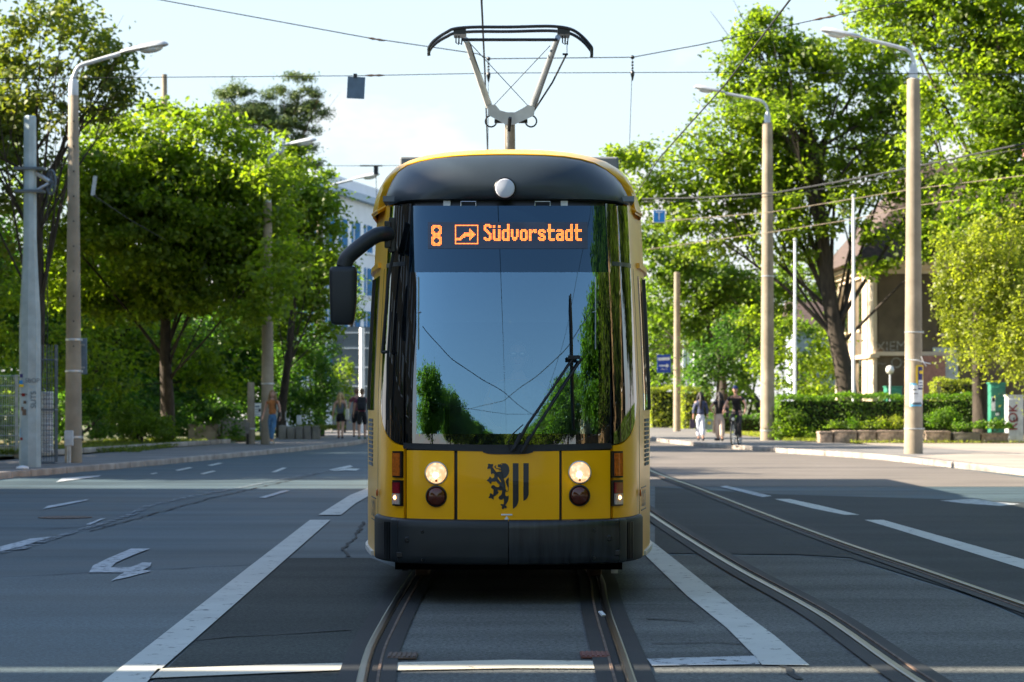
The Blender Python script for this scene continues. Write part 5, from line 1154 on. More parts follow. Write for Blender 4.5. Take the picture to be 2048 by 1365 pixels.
for pts,lb in (([(735,76),(770,82)],'long dark insulator in the upper span wire, left of the pantograph'),([(730,151.5),(770,151)],'short dark insulator in the lower span wire beside the hanging plate'),([(1625,41),(1675,31)],'dark insulator in the upper span wire before the right trees')):
    a=Vector(at(*pts[0],Yc)); c=Vector(at(*pts[1],Yc)); b=MB(); b.tube([a,a.lerp(c,.3),a.lerp(c,.5),a.lerp(c,.7),c],[.008,.022,.012,.022,.008],8); tag(b.build('insulator',M['railr'],smooth=True),lb,'insulator','insulators in the span wires')
c=at(712,176,Yc-.1); t=thing('hanging_plate','small grey rectangular plate hanging from the lower span wire','sign',c); b=MB(); b.box((c[0],c[1],c[2]),(.29,.03,.36),ry=.05); b.build('panel',M['signback'],t); b=MB(); b.box((c[0]-.01,c[1]-.01,c[2]+.2),(.06,.06,.06)); b.build('clamp',M['black'],t)
c=at(188,372,66); t=thing('hanging_plate','narrow pale plate hanging on the wire before the left tree','sign',c); b=MB(); b.box(c,(.10,.05,.52),ry=.13); b.build('panel',M['galv'],t); b=MB(); b.box((c[0]+.03,c[1],c[2]-.27),(.08,.07,.05)); b.build('clamp',M['black'],t)
wire([at(188,392,66),at(260,440,70),at(330,480,75)],.012,'thin cable falling from the narrow plate into the left tree')
wire([at(1285,398,84),at(1400,396,80),at(1550,386,75),at(1700,360,71),at(1850,330,68),at(2060,285,64)],.024,'thick black cable bundle crossing the right poles','feeder_cable')
wire([at(1283,404,84),at(1420,402,80),at(1560,392,75),at(1720,366,71),at(1860,336,68),at(2060,293,64)],.011,'thinner cable running just under the thick black cable on the right','feeder_cable')
wire([at(1300,445,84),at(1540,425,77),at(1830,378,70),at(2060,350,65)],.011,'upper pale tan wire sloping across the right trees',m='wiret')
wire([at(1290,500,84),at(1540,465,77),at(1700,440,73),at(1830,412,70),at(1920,400,68)],.011,'lower pale tan wire sloping across the right trees',m='wiret')
wire([at(360,331,90),at(640,332,90),at(760,332,90),at(1400,322,90)],.011,'far span wire seen left of the tram roof at roof height','span_wire')
wire([(-9,-10,7.5),(-.6,2,5.62),(2.5,7,5.7),(9,12,7.6)],.02,'pull off wire crossing above the road behind the camera','span_wire')
wire([(12,-16,7.6),(3.2,-3,5.6),(-.5,4,5.6),(-9,9,7.4)],.02,'second pull off wire crossing above the road behind the camera','span_wire')
t=thing('wire_hanger','far junction clamp on the span wire just left of the tram roof','insulator',at(752,345,90)); b=MB(); b.box(at(752,341,90),(.16,.1,.3)); b.tube([at(720,332,90),at(765,332,90)],.03,6); b.build('insulator',M['wire'],t)
b=MB(); b.tube([at(752,348,90),at(754,420,90)],.012,5); b.build('hanger_wire',M['wire'],t)
wire([(-18,-6,8.2),(-.5,-6,6.3),(3.4,-6,6.3),(18,-6,8.4)],.02,'span wire behind the camera mirrored in the windscreen','span_wire')
wire([(-18,-30,8.2),(-.5,-30,6.3),(3.4,-30,6.3),(18,-30,8.4)],.03,'second span wire farther behind the camera','span_wire')
wire([at(330,155,88),at(330,600,88)],.001,'thin vertical stay beside the left tree top') if False else None
g=G(326,905); b=MB(); t=thing('utility_pole','thin mast top poking above the left trees where the span wire ends','pole',(at(329,155,86)[0],86,.1),'bare far poles'); b.lathe((at(329,155,86)[0],86,.1),[(.16,0),(.09,CH+645*86/F)],10); b.build('pole',M['conc'],t,smooth=True)
# ------------------------------------------------------------------ buildings
def office():
    p0=Vector((-13.6,138.,0)); d=Vector((.2,1,0)).normalized(); nr=Vector((1,-.2,0)).normalized(); L=56; z1=14.0
    t=thing('office_building','white office block with blue striped windows left of the tram','building',(p0.x,p0.y,0))
    def q(s_,o,z): return p0+d*s_+nr*o+Vector((0,0,z))
    def slab(b,s0,s1,o0,o1,z0,z1_): b.add([q(s0,o0,z0),q(s1,o0,z0),q(s1,o1,z0),q(s0,o1,z0),q(s0,o0,z1_),q(s1,o0,z1_),q(s1,o1,z1_),q(s0,o1,z1_)],[(0,3,2,1),(4,5,6,7),(0,1,5,4),(1,2,6,5),(2,3,7,6),(3,0,4,7)])
    b=MB(); slab(b,0,L,-7,0,0,z1); b.build('wall',M['bwhite'],t)
    b=MB(); slab(b,-.3,L+.3,-7.3,.45,z1+.003,z1+.42); b.build('roof_edge',mat('roof_edge_blue',(.30,.42,.55),.5),t)
    b=MB(); slab(b,16,L-6,-5.5,-1.5,z1+.42,z1+1.7); b.build('roof_storey',M['bwhite'],t)
    for zb in (10.9,8.15,5.4,2.65):
        for k in range(18):
            s0=.8+k*3.05
            b=MB(); slab(b,s0,s0+1.15,.0,.05,zb,zb+1.75); w=b.build('window',M['bblue'],t)
            b=MB(); slab(b,s0+1.15,s0+2.0,.0,.07,zb,zb+1.75); b.build('blind',M['bpane'],w)
            b=MB(); slab(b,s0+2.0,s0+2.6,.0,.05,zb,zb+1.75); b.build('pane',M['bblue'],w)
            b=MB(); slab(b,s0-.05,s0+2.65,.0,.12,zb-.1,zb-.003); b.build('sill',M['bpane'],w)
office()
a=at(655,800,112); t=thing('clad_wall','dark slate grey clad wall panel with thin white lines left of the tram','wall',(at(700,800,112)[0],112,0))
b=MB(); x0=at(664,0,112)[0]; x1=at(800,0,112)[0]; zt=CH+(HZ-654)*112/F; b.box(((x0+x1)/2,112.2,zt/2),(x1-x0,.3,zt)); b.build('cladding',M['slate'],t)
b=MB()
for py in (663,694,732,770): z_=CH+(HZ-py-3)*112/F; b.box((x0+(x1-x0)*.56,112.03,z_),((x1-x0)*.86,.05,.04))
b.build('joint_strip',M['bpane'],t)
g=at(724,850,104); t=thing('flag_pole','thick white metal pole right beside the tram on the left','flag pole',(g[0],104,0),'thin white flag poles'); b=MB(); b.lathe((g[0],104,0),[(.12,0),(.11,CH+(HZ-656)*104/F)],12); b.build('pole',M['bpane'],t,smooth=True,autos=50); b=MB(); b.lathe((g[0],104,0),[(.18,0),(.18,.08)],12); b.build('base',M['galv'],t)
def house():
    t=thing('old_house','old rendered house with graffiti and a sunlit corner behind the hedge on the right','house',(14.6,100,0))
    zc=CH+(HZ-548)*100/F
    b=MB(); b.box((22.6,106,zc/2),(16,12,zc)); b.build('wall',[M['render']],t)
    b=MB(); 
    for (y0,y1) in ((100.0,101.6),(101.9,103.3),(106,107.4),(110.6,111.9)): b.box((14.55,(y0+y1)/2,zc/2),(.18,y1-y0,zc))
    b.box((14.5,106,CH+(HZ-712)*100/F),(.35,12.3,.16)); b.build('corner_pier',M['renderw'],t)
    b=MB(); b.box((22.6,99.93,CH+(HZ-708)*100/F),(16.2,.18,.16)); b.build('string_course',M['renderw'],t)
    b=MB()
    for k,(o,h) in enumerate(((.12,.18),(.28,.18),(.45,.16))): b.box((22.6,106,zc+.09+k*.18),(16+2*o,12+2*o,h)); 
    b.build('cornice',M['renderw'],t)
    b=MB(); z0=zc+.55; b.add([(13.7,99.2,z0),(31.2,99.2,z0),(31.2,112.8,z0),(13.7,112.8,z0),(17,103.5,z0+4.2),(28,103.5,z0+4.2),(28,108.5,z0+4.2),(17,108.5,z0+4.2)],[(0,1,5,4),(1,2,6,5),(2,3,7,6),(3,0,4,7),(4,5,6,7),(3,2,1,0)]); b.build('roof',M['roof'],t)
    b=MB(); b.box((22,105,z0+4.6),(1,1,2.0)); b.build('chimney',M['stone'],t)
    for k,(y,w) in enumerate(((102.6,.5),(104.6,.6),(108.9,.6))):
        for z_ in (2.6,5.2):
            b=MB(); b.box((14.585,y,z_),(.06,w,1.5)); wd=b.build('window',M['bglass'],t); b=MB(); b.box((14.57,y,z_-.82),(.2,w+.2,.1)); b.build('sill',M['renderw'],wd)
    for xx in (17.6,20.4,23.5,26.5):
        b=MB(); b.box((xx,99.99,5.0),(1.1,.06,1.7)); wd=b.build('window',M['bglass'],t); b=MB(); b.box((xx,99.95,4.1),(1.3,.2,.1)); b.build('sill',M['renderw'],wd); b=MB(); b.box((xx,99.93,5.0),(.07,.05,1.7)); b.build('frame',M['white'],wd)
    b=MB(); b.box((at(1866,0,99.9)[0],99.8,1.6),(.9,.35,3.3)); b.build('pilaster',M['stone'],t)
    b=MB(); c=at(1891,728,99.9); b.box((c[0],99.95,c[2]),(1.0,.06,1.3)); b.build('shutter',mat('shutter_pale',(.45,.5,.5),.5),t)
    b=MB(); b.add([(x_,99.925,z_) for x_,z_ in ((14.72,.0),(15.5,0),(15.35,.9),(15.2,1.4),(15.25,2.1),(15.0,2.6),(14.95,1.7),(14.8,.9))],[tuple(range(8))]); b.build('graffiti',M['slate'],t,fix=False) if False else None
    M['graf']=mat('faded_spray',(.24,.225,.19),.9,var=.4,scale=9)
    text_mesh('XIEM',.55,'graffiti',M['graf'],lambda x,y:Vector((at(1782,692,99.97)[0]+x,99.97,at(1782,694,99.97)[2]+y+x*.05)),t)
    text_mesh('~ Oz',.6,'graffiti',M['graf'],lambda x,y:Vector((at(1786,726,99.97)[0]+x,99.97,at(1786,727,99.97)[2]+y)),t)
house()
t=thing('distant_house','pale blue grey gable wall glimpsed between the right trees','house',(10.5,135,0)); b=MB(); c=at(1655,690,135); b.box((c[0],135,2.6),(4,5,5.2)); b.build('wall',mat('pale_wall',(.42,.48,.58),.8),t); b=MB(); b.add([(c[0]-2.3,132.2,5.203),(c[0]+2.3,132.2,5.203),(c[0]+2.3,137.8,5.203),(c[0]-2.3,137.8,5.203),(c[0]-2.3,135,6.8),(c[0]+2.3,135,6.8)],[(0,1,5,4),(2,3,4,5),(0,4,3),(1,2,5),(3,2,1,0)]); b.build('roof',M['roof'],t)
# terrace houses on the left, out of frame, that shade the foreground
def terrace(y0,y1,h,label,x0=-34,x1=-20,m=None):
    t=thing('apartment_house',label,'building',((x0+x1)/2,(y0+y1)/2,0),'apartment houses lining the left street'); b=MB(); b.box(((x0+x1)/2,(y0+y1)/2,h/2),(x1-x0,y1-y0,h)); b.build('wall',m or M['render'],t)
    b=MB(); b.box(((x0+x1)/2,(y0+y1)/2,h+.06),(x1-x0+.12,y1-y0-.02,.115)); b.build('parapet',M['renderw'],t)
    n=int((y1-y0)/3.2)
    for fl in range(4):
        for k in range(n):
            y=y0+(k+.5)*(y1-y0)/n; z_=2.0+fl*3.1; xf=x1 if x1<0 else x0; b=MB(); b.box((xf+(.01 if x1<0 else -.01),y,z_),(.08,1.2,1.7)); w=b.build('window',M['bglass'],t); b=MB(); b.box((xf+(.06 if x1<0 else -.06),y,z_-.9),(.2,1.4,.1)); b.build('sill',M['white'],w)
terrace(3,13.75,13.4,'beige apartment house left of the camera')
terrace(-30,34,12,'sunlit apartment house right of the camera',24,36,mat('ochre_render',(.26,.18,.09),.9,var=.3,scale=.8,stain=.5))
terrace(13.97,42.2,13.4,'taller beige apartment house left of the tram')
# ------------------------------------------------------------------ vegetation
rng=np.random.default_rng(5)
def leafmesh(name,C_,Nrm,size,m,parent,asp=.62,fold=.25):
    n=len(C_); 
    d=rng.normal(size=(n,3)); t=np.cross(Nrm,d); t/=np.linalg.norm(t,axis=1)[:,None]+1e-9; bt=np.cross(Nrm,t)
    sz=(size*rng.uniform(.6,1.35,n))[:,None]
    o0=np.array(worldloc(parent)) if parent is not None else np.zeros(3); P0=C_-o0
    v=np.empty((n,4,3)); v[:,0]=P0-t*sz*.5; v[:,1]=P0+bt*sz*asp*.5+Nrm*sz*fold; v[:,2]=P0+t*sz*.5; v[:,3]=P0-bt*sz*asp*.5+Nrm*sz*fold
    me=bpy.data.meshes.new(name); me.vertices.add(4*n); me.vertices.foreach_set('co',v.astype(np.float32).ravel())
    me.loops.add(4*n); me.loops.foreach_set('vertex_index',np.arange(4*n,dtype=np.int32)); me.polygons.add(n)
    me.polygons.foreach_set('loop_start',np.arange(0,4*n,4,dtype=np.int32)); me.polygons.foreach_set('loop_total',np.full(n,4,dtype=np.int32)); me.update(calc_edges=True)
    me.materials.append(m); o=bpy.data.objects.new(name,me); C.objects.link(o)
    if parent is not None: o.parent=parent
    return o
DENS=3.3
def clumps(blobs,spacing,jit=.25,shell=.55,dens=1):
    out=[]
    for (cx,cy,cz,rx,ry,rz) in blobs:
        n=max(5,int(4.2*rx*ry*rz/spacing**3*DENS*dens)); u=rng.normal(size=(n,3)); u/=np.linalg.norm(u,axis=1)[:,None]; r=rng.uniform(shell**3,1,n)**(1/3.)*np.where(rng.random(n)<.22,rng.uniform(1.0,1.28,n),1)
        p=u*r[:,None]*np.array([rx,ry,rz])+np.array([cx,cy,cz]); out.append(np.hstack([p,u]))
    return np.vstack(out)
def tree(label,base,blobs,m,leaf=.17,spacing=.95,per=95,cr_=(.55,.32),trunk_r=.25,nlimb=22,droop=0,name='tree',group='trees along the street',bark='bark',top=None,shell=.5,seedtop=None,cat='tree',lean=0,asp=.62,dens=1):
    t=thing(name,label,cat,tuple(base),group); blobs=list(blobs); K=clumps(blobs,spacing,shell=shell,dens=dens); n=len(K)
    cid=np.repeat(np.arange(n),per); cs=rng.uniform(.45,1.15,n)[cid][:,None]; g=rng.normal(size=(n*per,3))*np.array([cr_[0],cr_[0],cr_[1]])*.62*cs
    outw=K[cid,3:6]; P=K[cid,:3]+g
    if droop: P[:,2]-=np.abs(rng.normal(size=n*per))*droop
    Nr=outw*.35+rng.normal(size=(n*per,3))*.55+np.array([0,0,.65]); Nr/=np.linalg.norm(Nr,axis=1)[:,None]
    P[:,2]=np.maximum(P[:,2],base[2]+.15)
    leafmesh('crown',P,Nr,leaf,m,t,asp)
    b=MB(); bs=Vector(base); B=np.array([[x[0],x[1],x[2]] for x in blobs]); W=np.array([x[3]*x[5] for x in blobs]); cen=Vector((B*W[:,None]).sum(0)/W.sum())
    cen=top and Vector(top) or cen
    mid=bs.lerp(cen,.45)+Vector((rng.uniform(-.2,.2),0,0)); k1=Vector((bs.x*.85+mid.x*.15,bs.y,bs.z*.6+mid.z*.4))
    b.tube(sm3([bs+Vector((0,0,-.1)),bs+Vector((0,0,.25)),k1,mid,cen],4),[trunk_r*1.35,trunk_r*1.15,trunk_r,trunk_r,trunk_r]+[trunk_r*(.98-.045*i) for i in range(12)],10)
    idx=rng.choice(n,min(int(nlimb*.8),n),replace=False)
    for i in idx:
        e=Vector(K[i,:3]); f0=rng.uniform(.30,.95); st=k1.lerp(mid,f0*1.0) if rng.random()<.4 else mid.lerp(cen,f0)
        m1=st.lerp(e,.45)+Vector((rng.uniform(-.3,.3),rng.uniform(-.3,.3),rng.uniform(-.1,.5))); r=trunk_r*rng.uniform(.12,.26)
        P3=sm3([st,m1,e],4); b.tube(P3,[r*(1-.8*q/(len(P3)-1)) for q in range(len(P3))],6)
        for _ in range(2):
            e2=e+Vector(rng.normal(size=3)*.8); b.tube([m1.lerp(e,.3),e2],[r*.35,r*.08],5)
    b.build('trunk',M[bark],t,smooth=True,autos=80); return t
def bp(px,py,rx,ry,Y,d=None): s_=F/Y; c=at(px,py,Y); return (c[0],c[1],c[2],rx/s_,(d if d else rx/s_*.8),ry/s_)
# left
tree('big lush green tree over the left pavement with a dark leaning trunk',(-11.3,82,.1),[bp(250,330,120,95,78),bp(410,310,110,85,78),bp(150,430,80,90,79),bp(300,450,150,90,78),bp(470,430,110,90,79),bp(390,560,160,70,80),bp(230,560,110,70,82),bp(520,520,90,70,80),bp(300,600,120,50,81),bp(520,400,70,70,80),bp(560,340,60,40,82),bp(520,590,70,50,80),bp(90,420,60,90,80),bp(570,300,50,35,83),bp(535,560,62,75,76,.8),bp(540,345,50,45,76,.8),bp(500,640,50,40,77,.8),bp(160,560,90,80,81),bp(430,520,110,80,79),bp(330,400,150,100,79),bp(330,230,40,30,80),bp(215,245,40,30,80)],L1,.19,.95,92,(.60,.34),.27,30,top=(-11.0,80,7))
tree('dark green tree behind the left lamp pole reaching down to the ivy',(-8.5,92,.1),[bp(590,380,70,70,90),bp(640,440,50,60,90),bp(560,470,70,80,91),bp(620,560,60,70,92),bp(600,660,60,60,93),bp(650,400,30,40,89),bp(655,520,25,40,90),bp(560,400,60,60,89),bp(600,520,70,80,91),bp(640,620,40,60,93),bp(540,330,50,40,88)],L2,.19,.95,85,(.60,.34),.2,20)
tree('loose olive green tree rising out of the top left corner',(-14.2,74,.1),[bp(40,90,90,90,72),bp(150,120,90,80,72),bp(80,220,110,80,73),bp(190,200,75,60,73),bp(30,330,70,90,74),bp(250,190,45,35,73),bp(-80,200,90,150,74),bp(20,180,110,110,74),bp(120,80,100,80,74),bp(40,280,80,70,76),bp(220,130,50,40,73),bp(20,10,90,50,72),bp(130,40,80,45,72),bp(0,450,70,90,75)],L4,.20,1.1,60,(.60,.36),.28,34,top=(-14.0,73,9.5),dens=.62)
tree('scots pine with flat dark clumps above the left trees',(-12.8,130,0),[bp(px_+rng.uniform(-8,8),py_+rng.uniform(-6,6),rng.uniform(9,20),rng.uniform(5,9),130) for px_,py_ in ((440,180),(452,198),(470,172),(486,190),(505,205),(446,222),(470,232),(500,240),(530,215),(548,190),(560,178),(590,150),(604,160),(618,184),(596,190),(612,208),(632,210),(628,192),(610,232),(590,246),(622,256),(560,262),(540,250),(510,262),(482,258),(575,222),(545,235),(640,225),(470,212),(598,270),(615,300),(600,290),(640,330),(610,320))]+[bp(470,185,22,10,130),bp(500,228,50,14,130),bp(590,215,35,12,130),bp(560,245,45,10,130)],L6,.20,.62,75,(.42,.20),.22,22,name='pine_tree',group='conifers',bark='pinebark',cat='pine tree',top=at(540,240,130),asp=.3,shell=.1,dens=1.7)
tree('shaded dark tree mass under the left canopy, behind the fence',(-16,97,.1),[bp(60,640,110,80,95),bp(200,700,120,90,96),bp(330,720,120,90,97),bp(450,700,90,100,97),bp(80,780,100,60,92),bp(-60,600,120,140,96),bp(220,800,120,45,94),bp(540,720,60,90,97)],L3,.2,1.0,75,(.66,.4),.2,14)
tree('broad leafy tree filling the space behind the left poles',(-17,90,0),[bp(200,640,70,60,88),bp(300,690,70,50,89),bp(400,700,70,60,90),bp(470,640,60,60,90),bp(120,590,70,70,88),bp(420,760,60,40,90),bp(520,700,40,70,90),bp(40,520,60,80,88),bp(20,700,50,60,88)],L1,.2,1.05,60,(.62,.4),.16,12)
tree('leafy bush with light gaps behind the weight cage',(-14.5,84,.1),[bp(120,700,60,70,84),bp(60,790,60,40,84),bp(200,760,70,60,86),bp(20,620,50,60,84)],L1,.17,.9,55,(.55,.4),.1,8,name='shrub',cat='shrub',group='shrubs')
tree('rounded low bush beside the dark left trunk',(-11.4,77,.1),[bp(262,845,42,30,77),bp(310,858,38,24,76),bp(340,870,24,14,76)],L2,.10,.42,70,(.30,.22),.05,6,name='shrub',cat='shrub',group='shrubs')
tree('overgrown shrub spilling over the concrete block wall',(-9.6,82,.1),[bp(450,845,25,40,82),bp(470,875,16,18,82),bp(425,830,22,16,82),bp(400,838,14,14,82)],L3,.11,.45,60,(.30,.25),.04,6,name='shrub',cat='shrub',group='shrubs')
tree('dense dark ivy hedge right of the walking woman',(-7.2,95,.1),[bp(620,760,50,60,94),bp(600,810,40,40,93),bp(650,800,26,60,95),bp(580,720,40,40,95),bp(640,700,30,50,96),bp(628,855,16,22,92)],L3,.13,.6,75,(.40,.42),.08,8,name='ivy_hedge',cat='hedge',group='hedges')
tree('slim young tree with pale leaves before the slate wall',(at(690,850,106)[0],106,.1),[bp(685,800,20,40,106),bp(697,742,8,14,105),bp(680,760,14,30,106)],L1,.14,.55,45,(.3,.3),.05,6)
tree('green branches hanging beside the mirror before the office block',(at(710,830,118)[0],118,0),[bp(700,580,26,30,118),bp(715,620,20,25,118),bp(690,610,16,26,118)],L2,.18,.9,50,(.5,.4),.14,8)
# right
MAPLE=[bp(1540,140,90,70,98),bp(1640,110,90,60,98),bp(1480,230,60,60,98),bp(1590,240,100,80,98),bp(1720,200,80,80,99),bp(1390,330,75,60,99),bp(1480,370,80,60,98),bp(1600,380,90,60,98),bp(1330,400,70,60,100),bp(1720,330,80,70,99),bp(1420,460,90,60,99),bp(1560,480,80,60,98),bp(1280,330,26,40,100),bp(1760,90,70,60,99),bp(1500,90,40,40,98),bp(1700,440,60,50,97),bp(1820,330,80,70,97),bp(1790,470,45,40,97),bp(1850,480,60,40,96),bp(1900,440,60,50,96),bp(1800,210,70,70,98),bp(1850,420,70,60,97),bp(1540,320,110,80,99),bp(1460,150,40,50,98),bp(1250,315,26,20,99),bp(1530,45,30,26,98),bp(1480,170,40,34,98),bp(1500,225,34,30,93,.6),bp(1565,235,30,30,95,.6),bp(1580,90,60,40,98),bp(1420,260,40,30,98),bp(1300,390,50,40,100),bp(1740,520,50,40,97)]
tree('large sunlit maple with spreading dark branches right of the tram',(at(1697,840,98)[0],98,.1),MAPLE,L1,.215,1.12,80,(.66,.36),.46,60,top=at(1620,260,98),shell=.35)
tree('lower green tree directly right of the tram behind the T sign',(at(1450,830,112)[0],112,.1),[bp(1340,500,60,60,112),bp(1420,560,70,50,112),bp(1300,450,40,50,112),bp(1330,600,60,60,113),bp(1400,650,60,50,113),bp(1480,600,60,70,112),bp(1310,680,40,50,114),bp(1540,590,50,60,112),bp(1640,560,60,50,112)],L2,.20,1.05,80,(.58,.38),.25,26)
tree('dense tall tree filling the top right corner',(at(2010,860,80)[0],84,.1),[bp(1830,60,60,60,82),bp(1920,60,80,80,81),bp(2020,80,90,90,80),bp(1880,170,70,70,82),bp(1990,220,90,80,80),bp(2090,200,80,120,80),bp(1960,330,70,70,80),bp(2040,400,80,80,79),bp(2090,520,80,90,79),bp(1850,290,40,40,83),bp(1930,430,60,60,80),bp(2000,130,110,80,81),bp(1800,-20,120,70,82),bp(1980,-10,120,60,80),bp(2040,300,100,80,80)],L1,.19,1.0,84,(.58,.34),.3,40,shell=.4)
tree('weeping birch with hanging pale green curtains at the right edge',(at(2120,880,77)[0],78,.1),[bp(1900,480,40,50,77),bp(1880,560,34,50,77),bp(1950,520,50,60,76),bp(1960,620,50,70,76),bp(1920,650,34,50,77),bp(2020,560,50,80,76),bp(2040,650,40,60,76),bp(2000,500,80,80,77),bp(2020,620,60,90,77),bp(1910,590,40,90,77),bp(2060,650,60,90,75)],L5,.12,.62,60,(.26,.30),.16,26,droop=.55,name='birch_tree',cat='birch',shell=.3)
tree('feathery dark conifer shrub behind the cyclist',(at(1430,830,104)[0],104,.1),[bp(1430,720,46,60,104),bp(1460,660,34,50,105),bp(1400,760,36,36,104),bp(1470,760,34,40,104)],L3,.15,.8,70,(.45,.4),.1,8,name='conifer_shrub',cat='shrub',group='conifers')
tree('bright shrub between the second lamp post and the dark trunk',(at(1620,830,98)[0],99,.1),[bp(1570,700,26,70,98),bp(1620,720,46,60,99),bp(1660,700,36,50,100),bp(1600,780,60,26,97),bp(1540,740,30,60,98),bp(1500,640,30,40,99),bp(1640,790,50,20,97)],L1,.17,.95,55,(.5,.36),.1,12,name='shrub',cat='shrub',group='shrubs')
tree('far tree row closing the street behind the left trees',(-22,150,0),[bp(200,640,200,90,124),bp(430,620,160,100,125),bp(530,700,90,80,126),bp(-60,600,200,160,124),bp(300,770,200,50,122),bp(480,780,100,50,122),bp(80,770,160,50,122)],L3,.34,1.9,60,(1.1,.7),.3,10)
tree('far tree row closing the street on the right side',(15,150,0),[bp(1400,620,130,110,150),bp(1560,640,130,100,152),bp(1300,700,80,80,150),bp(1250,600,60,80,156)],L2,.34,1.9,60,(1.1,.7),.3,10)
tree('dark shrub belt behind the left trunk along the verge',(-14,104,0),[bp(x_,800,60,50,104) for x_ in (20,110,200,290,380,460,540)]+[bp(x_,700,60,60,106) for x_ in (160,260,360,450)],L3,.24,1.2,75,(.75,.5),.1,6,name='shrub_belt',cat='shrubs',group='shrubs')
tree('dark shrubs behind the wire fence at the left edge',(-15,84,0),[bp(x_,835,60,45,y_) for x_,y_ in ((-40,74),(20,76),(90,80),(160,84),(230,88),(300,92),(380,95))],L3,.16,.8,75,(.5,.4),.08,6,name='shrub_belt',cat='shrubs',group='shrubs')
tree('green shrub belt behind the right lamp posts',(12,128,0),[bp(x_,780,46,60,128) for x_ in (1300,1370,1440,1510,1580,1650,1720)]+[bp(x_,690,50,60,130) for x_ in (1340,1430,1520,1600,1680)],L2,.26,1.5,75,(.85,.55),.1,6,name='shrub_belt',cat='shrubs',group='shrubs')
# shade trees outside the frame, also mirrored in the tram
off=tree('broad street tree beyond the left edge of the picture',(-18.5,50.5,0),[(-18.5,50.8,7.5,4.6,3.6,3.3),(-17,52,5.5,4,3.2,2.6),(-19,53,9.6,3.4,3.6,1.6)],L2,.30,1.35,55,(.8,.5),.3,14)
def place(src,x,y,label,rz=0,sc=1):
    c=copy_tree(src); c.location=(x,y,0); c.rotation_euler=(0,0,rz); c.scale=(sc,sc,sc); c['label']=label; return c
place(off,-19,58.5,'second street tree beyond the left edge',1.3,1.0)
place(off,-20,66.5,'third street tree beyond the left edge',2.6,1.05)
place(off,-22,76,'fourth street tree beyond the left edge',4.0,1.1)
place(off,-24,88,'fifth street tree beyond the left edge',5.0,1.15)
place(off,-19,-12,'street tree behind the camera on the left',1.1,1.2)
place(off,19,8,'second row tree right of the camera',1.9,1.2)
place(off,15,2,'street tree right of the camera',.5,1.0)
place(off,14.5,13,'street tree right of the tram nose, outside the picture',2.2,1.1)
place(off,16,24,'street tree right of the foreground, outside the picture',3.3,1.0)
place(off,15.5,34,'street tree right of the second tram car, outside the picture',.9,1.0)
place(off,16.5,44,'street tree near the right pavement, outside the picture',5.2,1.0)
place(off,13,-14,'street tree behind the camera on the right',4.1,1.2)
for k_,(x_,y_,l_) in enumerate(((-16,-22,'leafy tree left behind the camera, nearest of the row'),(-15,-33,'leafy tree left behind the camera, middle of the row'),(-14,-47,'leafy tree left behind the camera, far end of the row'),(12.5,-27,'leafy tree right behind the camera, middle of the row'),(10,-62,'leafy tree right behind the camera, far end of the row'),(-9,-84,'distant tree closing the street, left end'),(-3,-104,'distant tree closing the street, left of the middle'),(10,-112,'distant tree closing the street, right end'))): place(off,x_,y_,l_,k_*1.3,1.15)
place(off,12,-45,'far street tree behind the camera on the right',.3,1.0)
place(off,-10,-62,'far street tree behind the camera on the left',2.3,1.1)
place(off,4,-95,'tree closing the street behind the camera',2.9,1.2)
# hedges
def hedge(label,x0,x1,y0,y1,z0,z1,m,dens=520,leaf=.085,name='hedge',wob=.10):
    t=thing(name,label,'hedge',((x0+x1)/2,(y0+y1)/2,z0),'hedges'); P=[];N=[]
    def face(nu,org,du,dv,nrm):
        u=rng.random((nu,2)); p=np.array(org)+u[:,:1]*np.array(du)+u[:,1:]*np.array(dv)
        w=np.sin(p[:,0]*1.7)*.5+np.sin(p[:,0]*4.1+p[:,2]*3)*.35+rng.normal(size=nu)*.45
        p=p+np.array(nrm)*w[:,None]*wob; P.append(p); n=np.array(nrm)*.6+rng.normal(size=(nu,3))*.5+np.array([0,0,.3]); N.append(n/np.linalg.norm(n,axis=1)[:,None])
    lx,ly,lz=x1-x0,y1-y0,z1-z0
    face(int(dens*lx*lz),(x0,y0,z0),(lx,0,0),(0,0,lz),(0,-1,0)); face(int(dens*lx*ly*1.2),(x0,y0,z1),(lx,0,0),(0,ly,0),(0,0,1)); face(int(dens*ly*lz),(x0,y0,z0),(0,ly,0),(0,0,lz),(-1,0,0)); face(int(dens*ly*lz),(x1,y0,z0),(0,ly,0),(0,0,lz),(1,0,0))
    leafmesh('foliage',np.vstack(P),np.vstack(N),leaf,m,t)
    b=MB(); b.box(((x0+x1)/2,(y0+y1)/2,(z0+z1)/2-.05),(lx-.24,ly-.24,lz-.2)); b.build('inner_twigs',mat('twigs_dark',(.02,.025,.010),1),t); return t
h=hedge('long clipped dark green hedge behind the planters on the right',at(1552,0,87)[0],at(1965,0,87)[0],86.2,87.8,.1,CH+(HZ-794)*87/F,L7,430)
hedge('long street hedge right of the road, outside the picture',16.2,17.4,-20,46,0,1.9,L7,60,.22)
hedge('bright yellow green clipped hedge behind the long dark hedge',at(1868,0,93)[0],at(1990,0,93)[0],92,93.4,.1,CH+(HZ-764)*93/F,L5,300,.10)
hedge('sunlit light green hedge left of the slim concrete pole',at(1296,0,126)[0],at(1345,0,126)[0],124,127,.1,CH+(HZ-778)*125/F,L5,200,.14)
hedge('sunlit light green hedge behind the women on the right pavement',at(1362,0,122)[0],at(1415,0,122)[0],120,123,.1,CH+(HZ-780)*121/F,L5,200,.14)
hedge('low dark hedge behind the cyclist',at(1418,0,108)[0],at(1522,0,108)[0],107,108.4,.1,CH+(HZ-832)*108/F,L3,260,.11)
